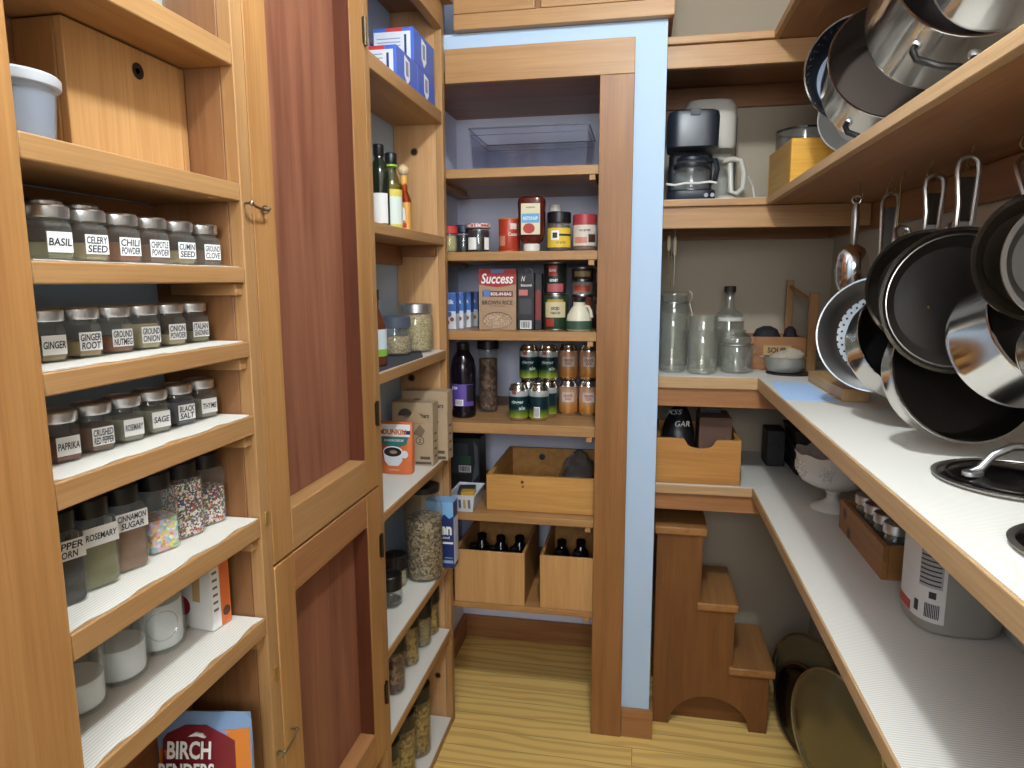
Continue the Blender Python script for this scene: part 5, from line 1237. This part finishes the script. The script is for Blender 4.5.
# keep the outline simple: left foot, arch, right foot, steps
sil = [(.063, 0), (.116, 0)]+[(.243-.126*math.cos(PI*i/18), .003+.104*math.sin(PI*i/18)) for i in range(19)]+[(.370, 0), (.425, 0), (.425, .196), (.312, .196), (.312, .408), (.205, .408), (.205, .655), (.063, .655)]
MB().prism(sil, 0, .020, 'y').build('side_panel', stool_w('z'), t, .001)
MB().prism([(.063, 0), (.425, 0), (.425, .196), (.312, .196), (.312, .408), (.205, .408), (.205, .655), (.063, .655)], .27, .29, 'y').build('side_panel', stool_w('z'), t, .001)  # far side kept solid, without the arch, to darken the opening
box('arch_backing', stool_w('x'), t, .066, .045, .001, .420, .060, .180)  # board added behind the arch so the cutout stays dark
tr = wood('stool tread', '#8d6036', '#a57544', 'y')
for x0, x1, z in ((.195, .322, .4085), (.300, .443, .1965), (.055, .218, .6555)): box('tread', tr, t, x0, -.010, z, x1, .300, z+.026, .004)
box('riser', stool_w('y'), t, .292, .0205, .2235, .3045, .2695, .4080); box('riser', stool_w('y'), t, .405, .0205, .02, .4175, .2695, .1960); box('riser', stool_w('y'), t, .186, .0205, .4355, .1985, .2695, .6550)
def disc_rot(n):
    z = V(n).normalized(); x = V((0, 0, 1)).cross(z).normalized(); y = z.cross(x)
    return Matrix((x, y, z)).transposed().to_euler()
def big_lid(label, loc, r, nrm, mat, rimm=STEELB, dk_=False):
    t = thing('pan_lid', label, 'lid', loc, 0, 'lids standing on the floor', rot=disc_rot(nrm))
    MB().lathe([(r-.007, -.004), (r, -.003), (r+.001, 0), (r, .004), (r-.007, .004)], 56, cap=(False, False), closed=True).build('steel_rim', rimm, t)
    MB().lathe([(r-.0072, .002), (r*.88, .004), (r*.84, .010), (r*.5, .018), (.001, .024)], 56, cap=(False, True)).build('lid_plate', mat, t)
    MB().lathe([(r-.0072, -.002), (r*.88, .001), (r*.84, .007), (r*.5, .015), (.001, .021)], 56, cap=(False, True)).build('lid_back', mat, t)
    return t
olive = plain('olive steel', '#7d7658', .2, .35)
big_lid('round steel lid leaning at the wall next to the lowest stool step', (.540, 2.12, .178), .172, (-.89, -.45, .06), olive)
big_lid('large round steel lid leaning in front of the other floor lids', (.556, 1.885, .186), .182, (-.90, -.43, .06), olive)
big_lid('black round lid wedged between the two steel floor lids', (.515, 2.054, .146), .143, (-.90, -.43, .04), plain('lid black', '#161413', .25, .3), plain('black lid rim', '#6b6459', .3, .9))

# ------------------------------------------------------------------ camera
cam = bpy.data.cameras.new('camera'); cam.sensor_fit = 'HORIZONTAL'; cam.sensor_width = 36
cam.lens = 684.657/1024*36; cam.clip_start = .02
co = bpy.data.objects.new('camera', cam); COL.objects.link(co)
yaw, pitch, roll = math.radians(-10.773), math.radians(-8.516), math.radians(-.211)
fw = V((math.sin(yaw)*math.cos(pitch), math.cos(yaw)*math.cos(pitch), math.sin(pitch)))
r0 = V((math.cos(yaw), -math.sin(yaw), 0)); u0 = r0.cross(fw)
rt = r0*math.cos(roll)+u0*math.sin(roll); up = rt.cross(fw)
co.matrix_world = Matrix.Translation((0, 0, 1.45)) @ Matrix((rt, up, -fw)).transposed().to_4x4()
SC.camera = co

# ------------------------------------------------------------------ light
def lamp(name, typ, loc, power, col, **kw):
    l = bpy.data.lights.new(name, typ); l.energy = power; l.color = col
    for k_, v_ in kw.items(): setattr(l, k_, v_)
    o = bpy.data.objects.new(name, l); COL.objects.link(o); o.location = loc; return o
lamp('ceiling_lamp', 'POINT', (.02, .67, 2.45), 58, (.88, .955, 1.0), shadow_soft_size=.045)
l2 = lamp('rear_fill_light', 'AREA', (.06, -1.1, 1.85), 26, (.95, .97, 1.0), shape='RECTANGLE', size=.8, size_y=.6)  # added fill lamp before the closed rear wall, set to brighten the niche
l2.rotation_euler = (math.radians(88), 0, 0)
w = bpy.data.worlds.new('room beyond'); SC.world = w; w.use_nodes = True
w.node_tree.nodes['Background'].inputs[0].default_value = (.86, .88, .92, 1); w.node_tree.nodes['Background'].inputs[1].default_value = .06
SC.view_settings.view_transform = 'Standard'; SC.view_settings.look = 'None'
SC.view_settings.exposure = 0.0; SC.view_settings.gamma = 1.0; SC.view_settings.use_curve_mapping = False
SC.cycles.max_bounces = 10; SC.cycles.transparent_max_bounces = 24
